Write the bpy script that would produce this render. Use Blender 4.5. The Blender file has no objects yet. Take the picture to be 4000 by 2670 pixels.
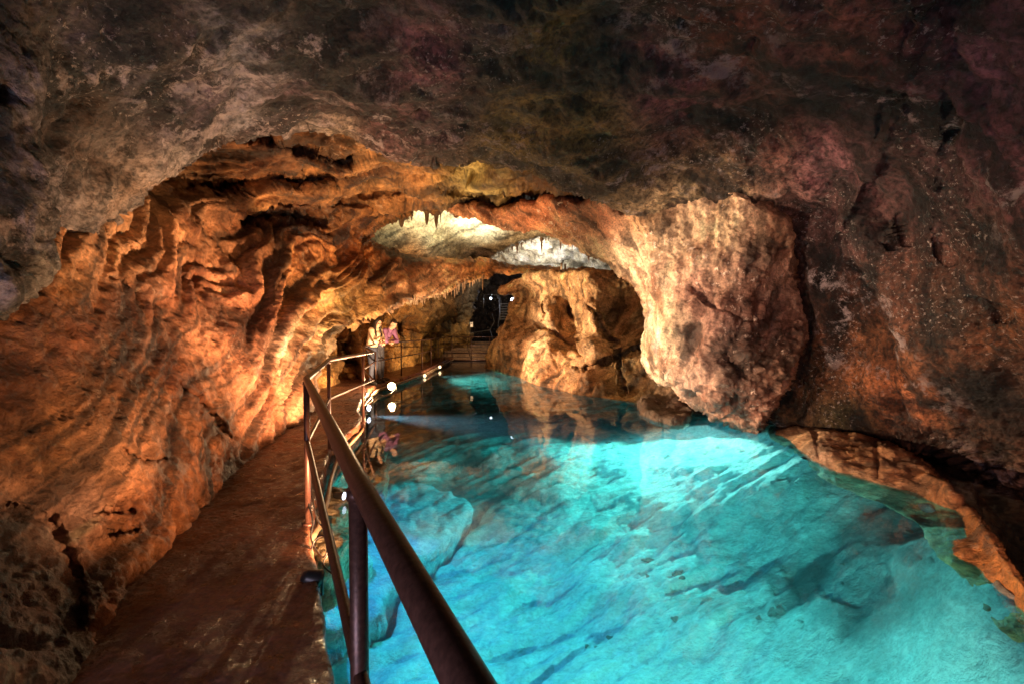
import bpy, bmesh, math, random
import numpy as np
from mathutils import Vector, Matrix
random.seed(7)
sc = bpy.context.scene
COL = sc.collection
R = math.radians

# ------------------------------------------------------------------ camera model (photo pixels, 4000 x 2670)
F = 1667.0; CX = 2000.0; HZ = 1290.0; EYE = 1.37; WATER = -0.20
PITCH = math.atan((1335 - HZ) / F)
cam = bpy.data.cameras.new('camera'); co = bpy.data.objects.new('camera', cam); COL.objects.link(co)
cam.sensor_width = 36; cam.lens = 36 * F / 4000; cam.clip_start = 0.05; cam.clip_end = 200
co.location = (0, 0, EYE); co.rotation_euler = (R(90) - PITCH, 0, 0)
sc.camera = co
CP, SP = math.cos(PITCH), math.sin(PITCH)

def P(px, py, D):
    """photo pixel at distance D along the ground (y = D) -> world point"""
    u = (px - CX) / F; v = (1335 - py) / F
    y = CP + v * SP; z = -SP + v * CP
    return (D * u / y, D, EYE + D * z / y)
def Pn(px, py, D):
    u = (px - CX) / F; v = (1335 - py) / F
    y = CP + v * SP; z = -SP + v * CP
    return np.stack([D * u / y, D + 0 * px, EYE + D * z / y], -1)
def onz(px, py, z):
    u = (px - CX) / F; v = (1335 - py) / F
    y = CP + v * SP; zz = -SP + v * CP
    return P(px, py, (z - EYE) / (zz / y))
def wat(px, py, z):
    """pixel -> point at depth z under the water, seen through the refracting surface"""
    s = Vector(onz(px, py, WATER)); e = Vector((0, 0, EYE)); d = (s - e).normalized()
    n = Vector((0, 0, 1)); c = -d.dot(n); r = 1 / 1.33
    t = r * d + (r * c - math.sqrt(1 - r * r * (1 - c * c))) * n
    return s + t * ((z - WATER) / t.z)

# ------------------------------------------------------------------ noise (numpy gradient noise)
_rng = np.random.RandomState(11)
_perm = _rng.permutation(256); _perm = np.concatenate([_perm, _perm, _perm])
_g = _rng.normal(size=(256, 3)); _g /= np.linalg.norm(_g, axis=1)[:, None]
def noise(p):
    i = np.floor(p).astype(np.int64); f = p - i; i &= 255
    w = f * f * f * (f * (f * 6 - 15) + 10)
    out = 0
    for dx in (0, 1):
        for dy in (0, 1):
            for dz in (0, 1):
                h = _perm[_perm[_perm[(i[:, 0] + dx) & 255] + ((i[:, 1] + dy) & 255)] + ((i[:, 2] + dz) & 255)]
                g = _g[h]
                dot = g[:, 0] * (f[:, 0] - dx) + g[:, 1] * (f[:, 1] - dy) + g[:, 2] * (f[:, 2] - dz)
                ww = (w[:, 0] if dx else 1 - w[:, 0]) * (w[:, 1] if dy else 1 - w[:, 1]) * (w[:, 2] if dz else 1 - w[:, 2])
                out = out + dot * ww
    return out * 1.6
def fbm(p, o=4, g=.5):
    s = 0; a = 1
    for k in range(o):
        s = s + a * noise(p * 2 ** k + 17.3 * k); a *= g
    return s
def billow(p, o=3, g=.5):
    s = 0; a = 1
    for k in range(o):
        s = s + a * (np.sqrt(noise(p * 2 ** k + 9.1 * k) ** 2 + .0008)); a *= g
    return s
def sstep(a, b, x):
    t = np.clip((x - a) / (b - a), 0, 1); return t * t * (3 - 2 * t)

# ------------------------------------------------------------------ helpers for tagging and linking
def tag(o, label=None, cat=None, group=None, kind=None):
    if label: o['label'] = label
    if cat: o['category'] = cat
    if group: o['group'] = group
    if kind: o['kind'] = kind
    return o
def link(name, me, mat=None, parent=None, loc=None):
    o = bpy.data.objects.new(name, me); COL.objects.link(o)
    if mat is not None: me.materials.append(mat)
    if parent is not None: o.parent = parent
    if loc is not None: o.location = loc
    return o
def empty(name, loc, rz=0, label=None, cat=None, group=None):
    o = bpy.data.objects.new(name, None); COL.objects.link(o); o.location = loc; o.rotation_euler.z = rz
    o.empty_display_size = .1
    return tag(o, label, cat, group)
def np_mesh(name, v, quads, smooth=True, tint=None):
    me = bpy.data.meshes.new(name)
    v = np.asarray(v, np.float32); q = np.asarray(quads, np.int32)
    me.vertices.add(len(v)); me.vertices.foreach_set('co', v.ravel())
    me.loops.add(q.size); me.loops.foreach_set('vertex_index', q.ravel())
    me.polygons.add(len(q)); me.polygons.foreach_set('loop_start', np.arange(len(q), dtype=np.int32) * q.shape[1])
    me.polygons.foreach_set('loop_total', np.full(len(q), q.shape[1], np.int32))
    me.polygons.foreach_set('use_smooth', np.full(len(q), smooth))
    me.update(calc_edges=True)
    if tint is not None:
        a = me.attributes.new('tint', 'FLOAT_COLOR', 'POINT')
        a.data.foreach_set('color', np.concatenate([tint, np.ones((len(v), 1))], 1).astype(np.float32).ravel())
    return me
def vnormals(v, q):
    n = np.zeros_like(v)
    a = v[q[:, 2]] - v[q[:, 0]]; b = v[q[:, 3]] - v[q[:, 1]]
    f = np.cross(a, b)
    for k in range(4):
        for c in range(3): n[:, c] += np.bincount(q[:, k], f[:, c], len(v))
    return n / (np.linalg.norm(n, axis=1)[:, None] + 1e-12)

# ------------------------------------------------------------------ rock sheets
def rbf(pts, c=90.0):
    pts = np.array(pts, float); X = pts[:, :2]; y = np.log(pts[:, 2])
    d = np.sqrt(((X[:, None] - X[None]) ** 2).sum(-1) + c * c)
    n = len(X); A = np.zeros((n + 3, n + 3)); A[:n, :n] = d + np.eye(n) * 0.0
    A[:n, n] = 1; A[:n, n + 1:] = X / 1000; A[n:, :n] = A[:n, n:].T
    w = np.linalg.lstsq(A, np.concatenate([y, [0, 0, 0]]), rcond=None)[0]
    def f(x, yy):
        s = w[n] + w[n + 1] * x / 1000 + w[n + 2] * yy / 1000
        for k in range(n):
            s = s + w[k] * np.sqrt((x - X[k, 0]) ** 2 + (yy - X[k, 1]) ** 2 + c * c)
        return np.exp(s)
    return f
def polysd(poly, x, y):
    """signed distance (positive inside), nearest point"""
    poly = np.array(poly, float); n = len(poly)
    best = np.full(x.shape, 1e18); bx = np.zeros_like(x); by = np.zeros_like(x); ins = np.zeros(x.shape, bool)
    for i in range(n):
        ax, ay = poly[i]; cx, cy = poly[(i + 1) % n]
        ex, ey = cx - ax, cy - ay
        t = np.clip(((x - ax) * ex + (y - ay) * ey) / (ex * ex + ey * ey + 1e-9), 0, 1)
        qx, qy = ax + t * ex, ay + t * ey
        d = (x - qx) ** 2 + (y - qy) ** 2
        m = d < best
        best[m] = d[m]; bx[m] = qx[m]; by[m] = qy[m]
        if ay != cy:
            c = ((ay > y) != (cy > y)) & (x < (cx - ax) * (y - ay) / (cy - ay) + ax)
            ins ^= c
    d = np.sqrt(best)
    return np.where(ins, d, -d), bx, by
def smoothpoly(poly, it=2):
    p = np.array(poly, float)
    for _ in range(it):
        q = np.roll(p, -1, 0)
        p = np.stack([p * .75 + q * .25, p * .25 + q * .75], 1).reshape(-1, 2)
    return p
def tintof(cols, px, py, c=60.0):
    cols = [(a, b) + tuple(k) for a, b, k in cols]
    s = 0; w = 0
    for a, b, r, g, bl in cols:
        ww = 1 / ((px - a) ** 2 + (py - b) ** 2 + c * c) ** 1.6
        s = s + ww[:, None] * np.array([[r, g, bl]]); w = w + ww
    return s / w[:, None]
def aniso(v, fa, fy, fr, zc=1.6, xc=.5):
    """coordinates round the tunnel axis: arc length, along, radial"""
    x = v[:, 0] - xc; z = v[:, 2] - zc
    r = np.sqrt(x * x + z * z) + .3; th = np.arctan2(x, z)
    return np.stack([th * np.minimum(r, 4.5) * fa, v[:, 1] * fy, r * fr], -1)
def shear(v):
    w = v.copy(); w[:, 1] = w[:, 1] - 1.9 * np.clip(w[:, 2], -1, 5) + 1.0 * noise(v * .45 + 4) + .5 * noise(v * 1.1 + 14); return w
def sheet(name, poly, pts, cols, mat, step=6, rw=60, rd=.8, skirt=(.1, .35, .9, 2.0), inset=30, disp=None, tc=90.0, wob=10, creases=(), smooth=2, band=(.45, 1.0)):
    poly = smoothpoly(poly, smooth)
    x0, y0 = poly.min(0) - step; x1, y1 = poly.max(0) + step
    gx = np.arange(x0, x1 + step, step); gy = np.arange(y0, y1 + step, step)
    X, Y = np.meshgrid(gx, gy); sh = X.shape; x = X.ravel(); y = Y.ravel()
    # wobble the outline at two scales so that edges are ragged rock
    q = np.stack([x / 70, y / 70, np.full_like(x, 3.3)], -1)
    wx = wob * (noise(q) + .5 * noise(q * 2.7)); wy = wob * (noise(q + 31) + .5 * noise(q * 2.7 + 31))
    sd, bx, by = polysd(poly, x + wx, y + wy)
    near = np.abs(sd) < step * .72
    nx = np.where(near, bx - wx, x); ny = np.where(near, by - wy, y)
    idx = np.arange(x.size).reshape(sh)
    Q = np.stack([idx[:-1, :-1], idx[1:, :-1], idx[1:, 1:], idx[:-1, 1:]], -1).reshape(-1, 4)
    keep = (sd[Q] > -step * .72).all(1)
    # every corner must be inside or snapped
    keep &= ((sd > 0) | near)[Q].all(1)
    Q = Q[keep]
    used = np.unique(Q); remap = -np.ones(x.size, int); remap[used] = np.arange(len(used)); Q = remap[Q]
    px = nx[used]; py = ny[used]; s = np.clip(sd[used], 0, None)
    D = rbf(pts, tc)(px, py)
    for (cp, w, dep) in creases:        # cracks and grooves: polyline, width px, depth m
        cp = np.array(cp, float); best = np.full(px.shape, 1e9)
        jx = px + 8 * noise(np.stack([px / 22, py / 22, 0 * px + .7], -1)); jy = py + 8 * noise(np.stack([px / 22, py / 22, 0 * px + 5.7], -1))
        for i in range(len(cp) - 1):
            ex, ey = cp[i + 1] - cp[i]; t = np.clip(((jx - cp[i, 0]) * ex + (jy - cp[i, 1]) * ey) / (ex * ex + ey * ey), 0, 1)
            best = np.minimum(best, (jx - cp[i, 0] - t * ex) ** 2 + (jy - cp[i, 1] - t * ey) ** 2)
        D = D + dep * np.exp(-best / (w * w))
    t = np.clip(s / rw, 0, 1)
    D = D + rd * (1 - np.sqrt(np.clip(1 - (1 - t) ** 2, 0, 1)))
    v = Pn(px, py, D)
    # boundary skirt
    e = np.concatenate([Q[:, [0, 1]], Q[:, [1, 2]], Q[:, [2, 3]], Q[:, [3, 0]]])
    key = e.min(1) * 10 ** 7 + e.max(1); _, first, cnt = np.unique(key, return_index=True, return_counts=True)
    be = e[first[cnt == 1]]
    bv = np.unique(be); bm = -np.ones(len(v), int); bm[bv] = np.arange(len(bv))
    h = 4.0
    g0 = polysd(poly, px[bv] + h, py[bv])[0] - polysd(poly, px[bv] - h, py[bv])[0]
    g1 = polysd(poly, px[bv], py[bv] + h)[0] - polysd(poly, px[bv], py[bv] - h)[0]
    gl = np.sqrt(g0 ** 2 + g1 ** 2) + 1e-6; g0 /= gl; g1 /= gl
    allv = [v]; allpx = [px]; allpy = [py]; quads = [Q]; prev = bv; off = len(v)
    n = len(bv)
    for k, sk in enumerate(skirt):
        ins = inset * ((k + 1) / len(skirt)) ** .8 * (1 if k else .4)
        xx = px[bv] + g0 * ins; yy = py[bv] + g1 * ins
        allv.append(Pn(xx, yy, D[bv] + sk)); allpx.append(px[bv]); allpy.append(py[bv])
        cur = off + np.arange(n)
        a = prev[bm[be[:, 0]]] if k else be[:, 0]; b = prev[bm[be[:, 1]]] if k else be[:, 1]
        quads.append(np.stack([b, a, cur[bm[be[:, 0]]], cur[bm[be[:, 1]]]], -1))
        prev = cur; off += n
    v = np.concatenate(allv); px = np.concatenate(allpx); py = np.concatenate(allpy); Q = np.concatenate(quads)
    nrm = vnormals(v, Q)
    if disp is not None:
        d = disp(v, px, py)
        v = v + nrm * d[:, None]
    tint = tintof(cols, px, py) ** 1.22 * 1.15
    if band[0]:
        vb = shear(v) if len(band) > 2 else v     # mineral banding that follows the flow of the rock, and blotches
        q = aniso(vb, .8, 3.4, .8) * band[1]; q = q + .7 * np.stack([noise(q * .4), noise(q * .4 + 9), noise(q * .4 + 19)], -1)
        b = fbm(q, 5, .62); c = fbm(v * 1.6 * band[1] + 30, 4, .6)
        k = 1 + band[0] * (1.5 * np.clip(b, -.7, .9) + .9 * np.clip(c, -.6, .8))
        k = np.where(b < -.34, k * .55, k)
        tint = np.clip(tint * np.clip(k, .25, 2.0)[:, None], .012, .88)
    me = np_mesh(name, v, Q[:, ::1], True, tint)
    o = link(name, me, mat)
    return tag(o, kind='structure')
# orientation: quads wound so that normals face the camera

# ------------------------------------------------------------------ materials
class NT:
    def __init__(s, name):
        s.m = bpy.data.materials.new(name); s.m.use_nodes = True; s.t = s.m.node_tree; s.t.nodes.clear()
        s.out = s.n('ShaderNodeOutputMaterial')
    def n(s, t, **kw):
        nd = s.t.nodes.new(t)
        for k, v in kw.items():
            if k.startswith('_'): nd.inputs[k[1:].replace('_', ' ')].default_value = v
            else: setattr(nd, k, v)
        return nd
    def l(s, a, b): s.t.links.new(a, b)
def inp(nd, key, val): nd.inputs[key].default_value = val
def noise_node(N, vec, scale, detail=6, rough=.6, dist=0):
    nd = N.n('ShaderNodeTexNoise'); inp(nd, 'Scale', scale); inp(nd, 'Detail', detail); inp(nd, 'Roughness', rough); inp(nd, 'Distortion', dist)
    N.l(vec, nd.inputs['Vector']); return nd.outputs['Fac']
def ramp(N, fac, stops):
    nd = N.n('ShaderNodeValToRGB'); cr = nd.color_ramp
    while len(cr.elements) < len(stops): cr.elements.new(.5)
    for e, (p, c) in zip(cr.elements, stops):
        e.position = p; e.color = (c, c, c, 1) if not hasattr(c, '__len__') else (*c, 1)
    N.l(fac, nd.inputs[0]); return nd.outputs[0]
def mix(N, typ, fac, a, b):
    nd = N.n('ShaderNodeMix', data_type='RGBA', blend_type=typ)
    if isinstance(fac, (int, float)): nd.inputs[0].default_value = fac
    else: N.l(fac, nd.inputs[0])
    for s_, v in ((6, a), (7, b)):
        if isinstance(v, tuple): nd.inputs[s_].default_value = (*v, 1)
        else: N.l(v, nd.inputs[s_])
    return nd.outputs[2]
def rock_mat(name, sc1=1.2, dark=(.12, .07, .05), dark_amt=.8, d0=.42, d1=.62, fleck=0.0, fleckc=(.75, .68, .6), fs=14, bump=.02, gloss=.35, bscale=9, stretch=(1, 1, 1), grime=.5, hi=1.35, crust=0, crustc=(.5, .46, .46), rlo=.45):
    N = NT(name)
    geo = N.n('ShaderNodeNewGeometry'); mp = N.n('ShaderNodeMapping'); mp.inputs['Scale'].default_value = stretch
    N.l(geo.outputs['Position'], mp.inputs['Vector']); vec = mp.outputs[0]
    at = N.n('ShaderNodeAttribute', attribute_name='tint')
    base = at.outputs['Color']
    n1 = noise_node(N, vec, sc1, 10, .62, .6); n2 = noise_node(N, vec, sc1 * 4.3, 9, .65, .3); n3 = noise_node(N, vec, sc1 * 19, 6, .7)
    v1 = ramp(N, n2, [(.3, .55), (.7, hi)])
    base = mix(N, 'MULTIPLY', 1, base, v1)
    dm = ramp(N, n1, [(d0, 1), (d1, 0)])
    dm2 = N.n('ShaderNodeMath', operation='MULTIPLY'); N.l(dm, dm2.inputs[0]); dm2.inputs[1].default_value = dark_amt
    base = mix(N, 'MULTIPLY', dm2.outputs[0], base, dark)
    g = ramp(N, n3, [(.38, 1 - grime), (.6, 1.1)])
    base = mix(N, 'MULTIPLY', 1, base, g)
    if crust:
        c1 = noise_node(N, vec, sc1 * 3.2, 14, .78, .2); c2 = noise_node(N, vec, sc1 * .7, 2, .5)
        a = ramp(N, c1, [(.53, 0), (.60, crust)]); b = ramp(N, c2, [(.45, 0), (.6, 1)])
        m = N.n('ShaderNodeMath', operation='MULTIPLY'); N.l(a, m.inputs[0]); N.l(b, m.inputs[1])
        base = mix(N, 'MIX', m.outputs[0], base, crustc)
    if fleck:
        f1 = noise_node(N, vec, fs, 5, .7, .0); f2 = noise_node(N, vec, sc1 * .9, 3, .5)
        a = ramp(N, f1, [(.585, 0), (.635, fleck)]); b = ramp(N, f2, [(.50, 0), (.58, 1)])
        m = N.n('ShaderNodeMath', operation='MULTIPLY'); N.l(a, m.inputs[0]); N.l(b, m.inputs[1])
        base = mix(N, 'MIX', m.outputs[0], base, fleckc)
    bs = N.n('ShaderNodeBsdfPrincipled'); N.l(base, bs.inputs['Base Color'])
    rr = ramp(N, n2, [(.35, rlo), (.65, .85)]); N.l(rr, bs.inputs['Roughness']); inp(bs, 'Specular IOR Level', gloss)
    b1 = noise_node(N, vec, bscale, 12, .68, .2)
    vo = N.n('ShaderNodeTexVoronoi', feature='F1'); inp(vo, 'Scale', bscale * .8); N.l(vec, vo.inputs['Vector'])
    ad = N.n('ShaderNodeMath', operation='MULTIPLY_ADD'); N.l(vo.outputs['Distance'], ad.inputs[0]); ad.inputs[1].default_value = -.35; N.l(b1, ad.inputs[2])
    bp = N.n('ShaderNodeBump'); inp(bp, 'Distance', bump * 4); inp(bp, 'Strength', 1); N.l(ad.outputs[0], bp.inputs['Height'])
    N.l(bp.outputs[0], bs.inputs['Normal']); N.l(bs.outputs[0], N.out.inputs[0])
    return N.m
def simple(name, col, rough=.5, metal=0, emit=None, es=0, bump=0, bs_=40, var=0, spec=.5):
    N = NT(name); b = N.n('ShaderNodeBsdfPrincipled'); inp(b, 'Base Color', (*col, 1)); inp(b, 'Roughness', rough); inp(b, 'Metallic', metal); inp(b, 'Specular IOR Level', spec)
    if var or bump:
        tc = N.n('ShaderNodeTexCoord'); f = noise_node(N, tc.outputs['Object'], bs_, 6, .6)
        if var:
            c = ramp(N, f, [(.3, tuple(k * (1 - var) for k in col)), (.7, tuple(min(1, k * (1 + var)) for k in col))]); N.l(c, b.inputs['Base Color'])
        if bump:
            bp = N.n('ShaderNodeBump'); inp(bp, 'Distance', bump); N.l(f, bp.inputs['Height']); N.l(bp.outputs[0], b.inputs['Normal'])
    if emit: inp(b, 'Emission Color', (*emit, 1)); inp(b, 'Emission Strength', es)
    N.l(b.outputs[0], N.out.inputs[0]); return N.m

M_ceil = rock_mat('dark_stained_limestone', .9, (.12, .08, .075),   .97, .43, .51, .6, (.62, .55, .52), 24, .035, .4, 13, grime=.8, crust=.85, crustc=(.50, .44, .45))
M_wall = rock_mat('orange_limestone', 1.0, (.20, .11, .06), .85, .40, .54, .25, (.8, .66, .5), 9, .032, .4, 7, grime=.35)
M_rib = rock_mat('pink_flowstone', 1.5, (.30, .16, .12), .8, .40, .54, .9, (.85, .72, .58), 11, .022, .35, 9)
M_back = rock_mat('ochre_limestone', 1.2, (.34, .2, .11), .65, .40, .54, .3, (.85, .7, .5), 6, .03, .35, 6)
M_dome = rock_mat('cream_calcite', .8, (.55, .5, .35), .5, .36, .52, 0, bump=.03, bscale=4)
M_rubble = rock_mat('dark_rubble', 2.5, (.15, .1, .08), .9, .42, .58, .9, (.5, .36, .28), 22, .03, .3, 16)
M_bottom = rock_mat('pale_pool_bed', 1.1, (.3, .33, .33), .5, .34, .46, 0, bump=.02, bscale=6, grime=.3, stretch=(.8, 1.4, 1), hi=1.15)

# ------------------------------------------------------------------ displacement recipes
def disp_ceiling(v, px, py):
    q = aniso(v, .55, 1.1, .6)
    d = .17 * fbm(q, 3) + .055 * (billow(q * 2.6 + 5, 2) - .4) + .035 * fbm(v * 5, 5, .6) - .07 * sstep(.45, .75, noise(v * 3.1 + 70)) - .03 * sstep(.08, 0, np.abs(noise(v * 1.5 + 90))) * sstep(0, .4, noise(v * .9 + 20))
    return d
def disp_wall(v, px, py):
    q = aniso(shear(v), .5, 1.05, .5)
    w = q + .5 * np.stack([noise(q * .6 + 3), noise(q * .6 + 13), noise(q * .6 + 23)], -1)
    far = np.clip(v[:, 1] / 7, .45, 1.15) * (1 - .75 * sstep(10.5, 13.5, v[:, 1]))
    big = np.abs(noise(w * .9)); med = np.abs(noise(w * np.array([[1.6, 2.9, 1.6]]) + 7))
    brk = .55 + .9 * sstep(-.35, .35, noise(v * .8 + 50))
    d = .27 * brk * (big - .25) + .20 * (med - .25) + .06 * fbm(v * 2.2, 4) + .014 * (billow(w * 6, 2) - .3)
    return d * far
def disp_rock(a=.25, f=1.0, an=.5):
    def g(v, px, py):
        q = aniso(v, f * an, f, f * .6)
        w = q + .4 * np.stack([noise(q * .8 + 3), noise(q * .8 + 13), noise(q * .8 + 23)], -1)
        return a * (billow(w, 3, .55) - .35) + .4 * a * fbm(v * 2.2 * f, 4, .55)
    return g

# ------------------------------------------------------------------ sheets (photo pixel outlines with distances)
# near ceiling and right wall
ceil_poly = [(-700, -700), (2000, -700), (4700, -700), (4700, 2300), (4000, 2150), (3850, 2000), (3650, 1880), (3450, 1790), (3050, 1740), (2930, 1650), (2760, 1500), (2700, 1200),
             (2720, 960), (2700, 860), (2560, 835), (2420, 822), (2330, 790), (2220, 730), (2110, 665), (2000, 632), (1870, 640), (1760, 655), (1640, 645), (1520, 615), (1400, 560),
             (1280, 532), (1180, 528), (1050, 538), (920, 556), (780, 598), (650, 660), (540, 755), (430, 850), (330, 935), (230, 1045), (120, 1150), (0, 1235), (-200, 1340), (-700, 1400)]
ceil_pts = [(2000, -500, 2.1), (-500, -500, 1.6), (4500, -500, 1.8), (0, 0, 2.2), (1000, 0, 2.7), (2000, 0, 2.9), (3000, 0, 2.9), (3500, 0, 2.7), (4000, 0, 2.4), (-500, 700, 1.6), (0, 600, 2.15), (0, 1100, 2.0), (0, 1250, 1.95), (150, 1060, 2.3), (500, 400, 3.1),
            (500, 740, 3.6), (250, 900, 2.7), (1000, 300, 3.7), (1000, 560, 4.6), (1350, 520, 5.0), (1500, 300, 3.9), (1700, 600, 5.3), (2000, 400, 4.4), (2000, 600, 5.5), (2300, 730, 6.0), (2500, 300, 4.2), (2500, 700, 6.0), (2700, 840, 6.6),
            (2900, 500, 4.9), (2950, 800, 5.8), (3000, 1000, 6.6), (3150, 950, 6.2), (3150, 1200, 6.45), (3150, 1450, 6.55), (2950, 1300, 6.9), (3050, 1620, 6.7), (3300, 1640, 6.0), (3300, 1300, 5.8), (3250, 700, 5.2), (3330, 0, 2.75), (3430, 450, 3.9), (3300, 900, 5.3), (3400, 850, 5.05),
            (3500, 1200, 4.9), (3500, 1600, 5.4), (3700, 1500, 4.7), (3850, 1800, 4.7), (4000, 1200, 3.6), (4000, 600, 3.1), (4000, 1700, 4.4), (4500, 1700, 3.6), (4500, 600, 2.4), (3700, 600, 3.75), (3600, 300, 3.2), (4000, 2100, 4.0), (4500, 2400, 3.4), (3600, 1800, 5.5)]
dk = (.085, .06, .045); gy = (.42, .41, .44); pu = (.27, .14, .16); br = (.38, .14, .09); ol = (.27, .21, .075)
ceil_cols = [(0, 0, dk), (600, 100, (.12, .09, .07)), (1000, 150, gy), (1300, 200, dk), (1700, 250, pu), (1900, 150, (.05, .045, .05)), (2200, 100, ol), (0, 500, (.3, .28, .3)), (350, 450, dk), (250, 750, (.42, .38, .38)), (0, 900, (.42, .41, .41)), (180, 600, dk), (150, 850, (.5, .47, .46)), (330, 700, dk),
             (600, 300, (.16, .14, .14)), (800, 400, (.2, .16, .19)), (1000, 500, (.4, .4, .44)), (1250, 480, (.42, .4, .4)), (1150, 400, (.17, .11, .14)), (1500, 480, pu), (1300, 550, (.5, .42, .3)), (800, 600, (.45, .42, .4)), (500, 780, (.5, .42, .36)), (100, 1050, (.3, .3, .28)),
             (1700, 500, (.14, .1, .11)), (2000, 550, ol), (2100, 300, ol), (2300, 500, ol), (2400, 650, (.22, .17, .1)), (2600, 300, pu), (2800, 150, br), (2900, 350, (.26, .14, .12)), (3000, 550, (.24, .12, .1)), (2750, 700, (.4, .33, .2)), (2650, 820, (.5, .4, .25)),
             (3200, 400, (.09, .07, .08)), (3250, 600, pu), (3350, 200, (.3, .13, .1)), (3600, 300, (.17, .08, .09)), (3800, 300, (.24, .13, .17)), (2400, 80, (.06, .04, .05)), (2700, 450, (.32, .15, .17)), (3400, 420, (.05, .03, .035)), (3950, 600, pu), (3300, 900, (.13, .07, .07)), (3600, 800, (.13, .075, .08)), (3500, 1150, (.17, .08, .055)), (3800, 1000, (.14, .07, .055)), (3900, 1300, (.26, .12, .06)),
             (3180, 1100, (.12, .06, .05)), (3230, 1250, (.12, .055, .035)), (3250, 1450, (.16, .08, .04)), (3300, 1350, (.3, .15, .08)), (3700, 1250, (.07, .05, .04)), (3500, 1500, (.45, .2, .1)), (3350, 1480, (.42, .19, .09)), (3650, 1600, (.36, .16, .08)), (3300, 1620, (.08, .08, .04)), (3850, 1550, (.03, .03, .03)), (3700, 1700, (.2, .12, .08)), (3900, 1900, (.25, .16, .12))]  # right wall tints darkened beside the tooth: dim light and shadow put into colour
def disp_ceil(v, px, py):
    d = disp_ceiling(v, px, py)
    rub = sstep(1560, 1720, py + .15 * (px - 3500) * -1) * sstep(3350, 3600, px)
    return d + rub * .22 * (billow(v * 7, 3, .6) - .4)
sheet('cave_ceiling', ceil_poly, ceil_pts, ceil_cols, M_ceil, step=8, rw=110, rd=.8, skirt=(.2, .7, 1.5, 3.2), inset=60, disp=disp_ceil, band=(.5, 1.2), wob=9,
      creases=[([(2945, 150), (2935, 175)], 20, .10), ([(3070, 245), (3060, 265)], 14, .08), ([(2800, 395), (2830, 415)], 16, .06), ([(1690, 215), (1760, 225)], 60, .14), ([(2570, 670), (2620, 690)], 18, .08), ([(3610, 0), (3530, 250), (3450, 550), (3330, 800), (3240, 950)], 22, -.10),
               ([(3560, 100), (3500, 350), (3420, 560)], 20, .10), ([(3480, 860), (3500, 940)], 8, .04), ([(3510, 935), (3500, 945)], 12, .05), ([(3720, 0), (3700, 600), (3640, 1000)], 30, .06), ([(3640, 1230), (3900, 1220)], 40, .1), ([(2980, 800), (3010, 810)], 12, .06)])

# left wall and chamber ceiling
wall_poly = [(-700, 2900), (-700, 900), (0, 700), (500, 500), (1200, 380), (1900, 480), (2500, 640), (2700, 800), (2500, 880), (2200, 870), (1980, 845), (1860, 822), (1743, 815), (1640, 832), (1527, 850), (1475, 885), (1428, 921), (1480, 955), (1538, 971), (1610, 990),
             (1677, 1003), (1760, 1012), (1830, 1015), (1898, 1008), (1960, 1022), (2050, 1038), (2200, 1043), (2330, 1048), (2420, 1065), (2450, 1100), (2300, 1090), (2174, 1070), (2050, 1072), (1953, 1074), (1881, 1082), (1820, 1098), (1754, 1136), (1670, 1162), (1588, 1186),
             (1500, 1225), (1430, 1258), (1380, 1262), (1340, 1275), (1315, 1310), (1290, 1370), (1262, 1440), (1240, 1530), (1235, 1600), (1165, 1680), (1090, 1720), (1010, 1790), (880, 1920), (700, 2150), (560, 2300), (450, 2430), (380, 2560), (330, 2700), (250, 2900)]
wall_pts = [(-500, 1300, 1.8), (-500, 2500, 1.1), (0, 1300, 2.3), (0, 1700, 2.1), (0, 2200, 1.75), (150, 2600, 1.55), (330, 2670, 1.66), (450, 2400, 2.06), (700, 2130, 2.74), (880, 1900, 3.75), (1010, 1780, 4.7), (1165, 1660, 6.2), (400, 1300, 3.0), (500, 1700, 2.75), (300, 1950, 2.35),
            (300, 1000, 3.1), (600, 1000, 4.3), (600, 1300, 3.7), (900, 1500, 4.6), (850, 1250, 4.9), (1100, 1300, 6.1), (1100, 1500, 5.9), (1230, 1500, 7.3), (1290, 1290, 8.4), (600, 750, 4.9), (900, 900, 6.3), (900, 620, 6.2), (1300, 620, 7.0), (1300, 800, 8.3), (1200, 1050, 7.3),
            (1500, 1220, 10.2), (1400, 1100, 9.3), (1450, 920, 10.8), (1700, 740, 8.6), (1743, 815, 10.8), (1600, 820, 10.6), (1900, 700, 8.0), (2200, 740, 8.0), (2500, 840, 10.2), (2200, 850, 12.0), (2000, 830, 12.2), (2300, 800, 10.6), (2100, 800, 11.2), (1860, 822, 12.2), (1600, 1050, 11.4), (1750, 1100, 13.0), (1800, 1030, 13.2), (1950, 1065, 15.0), (2174, 1060, 15.5), (2174, 1010, 16.0), (2400, 1070, 15.0), (1880, 690, 8.2)]
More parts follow.
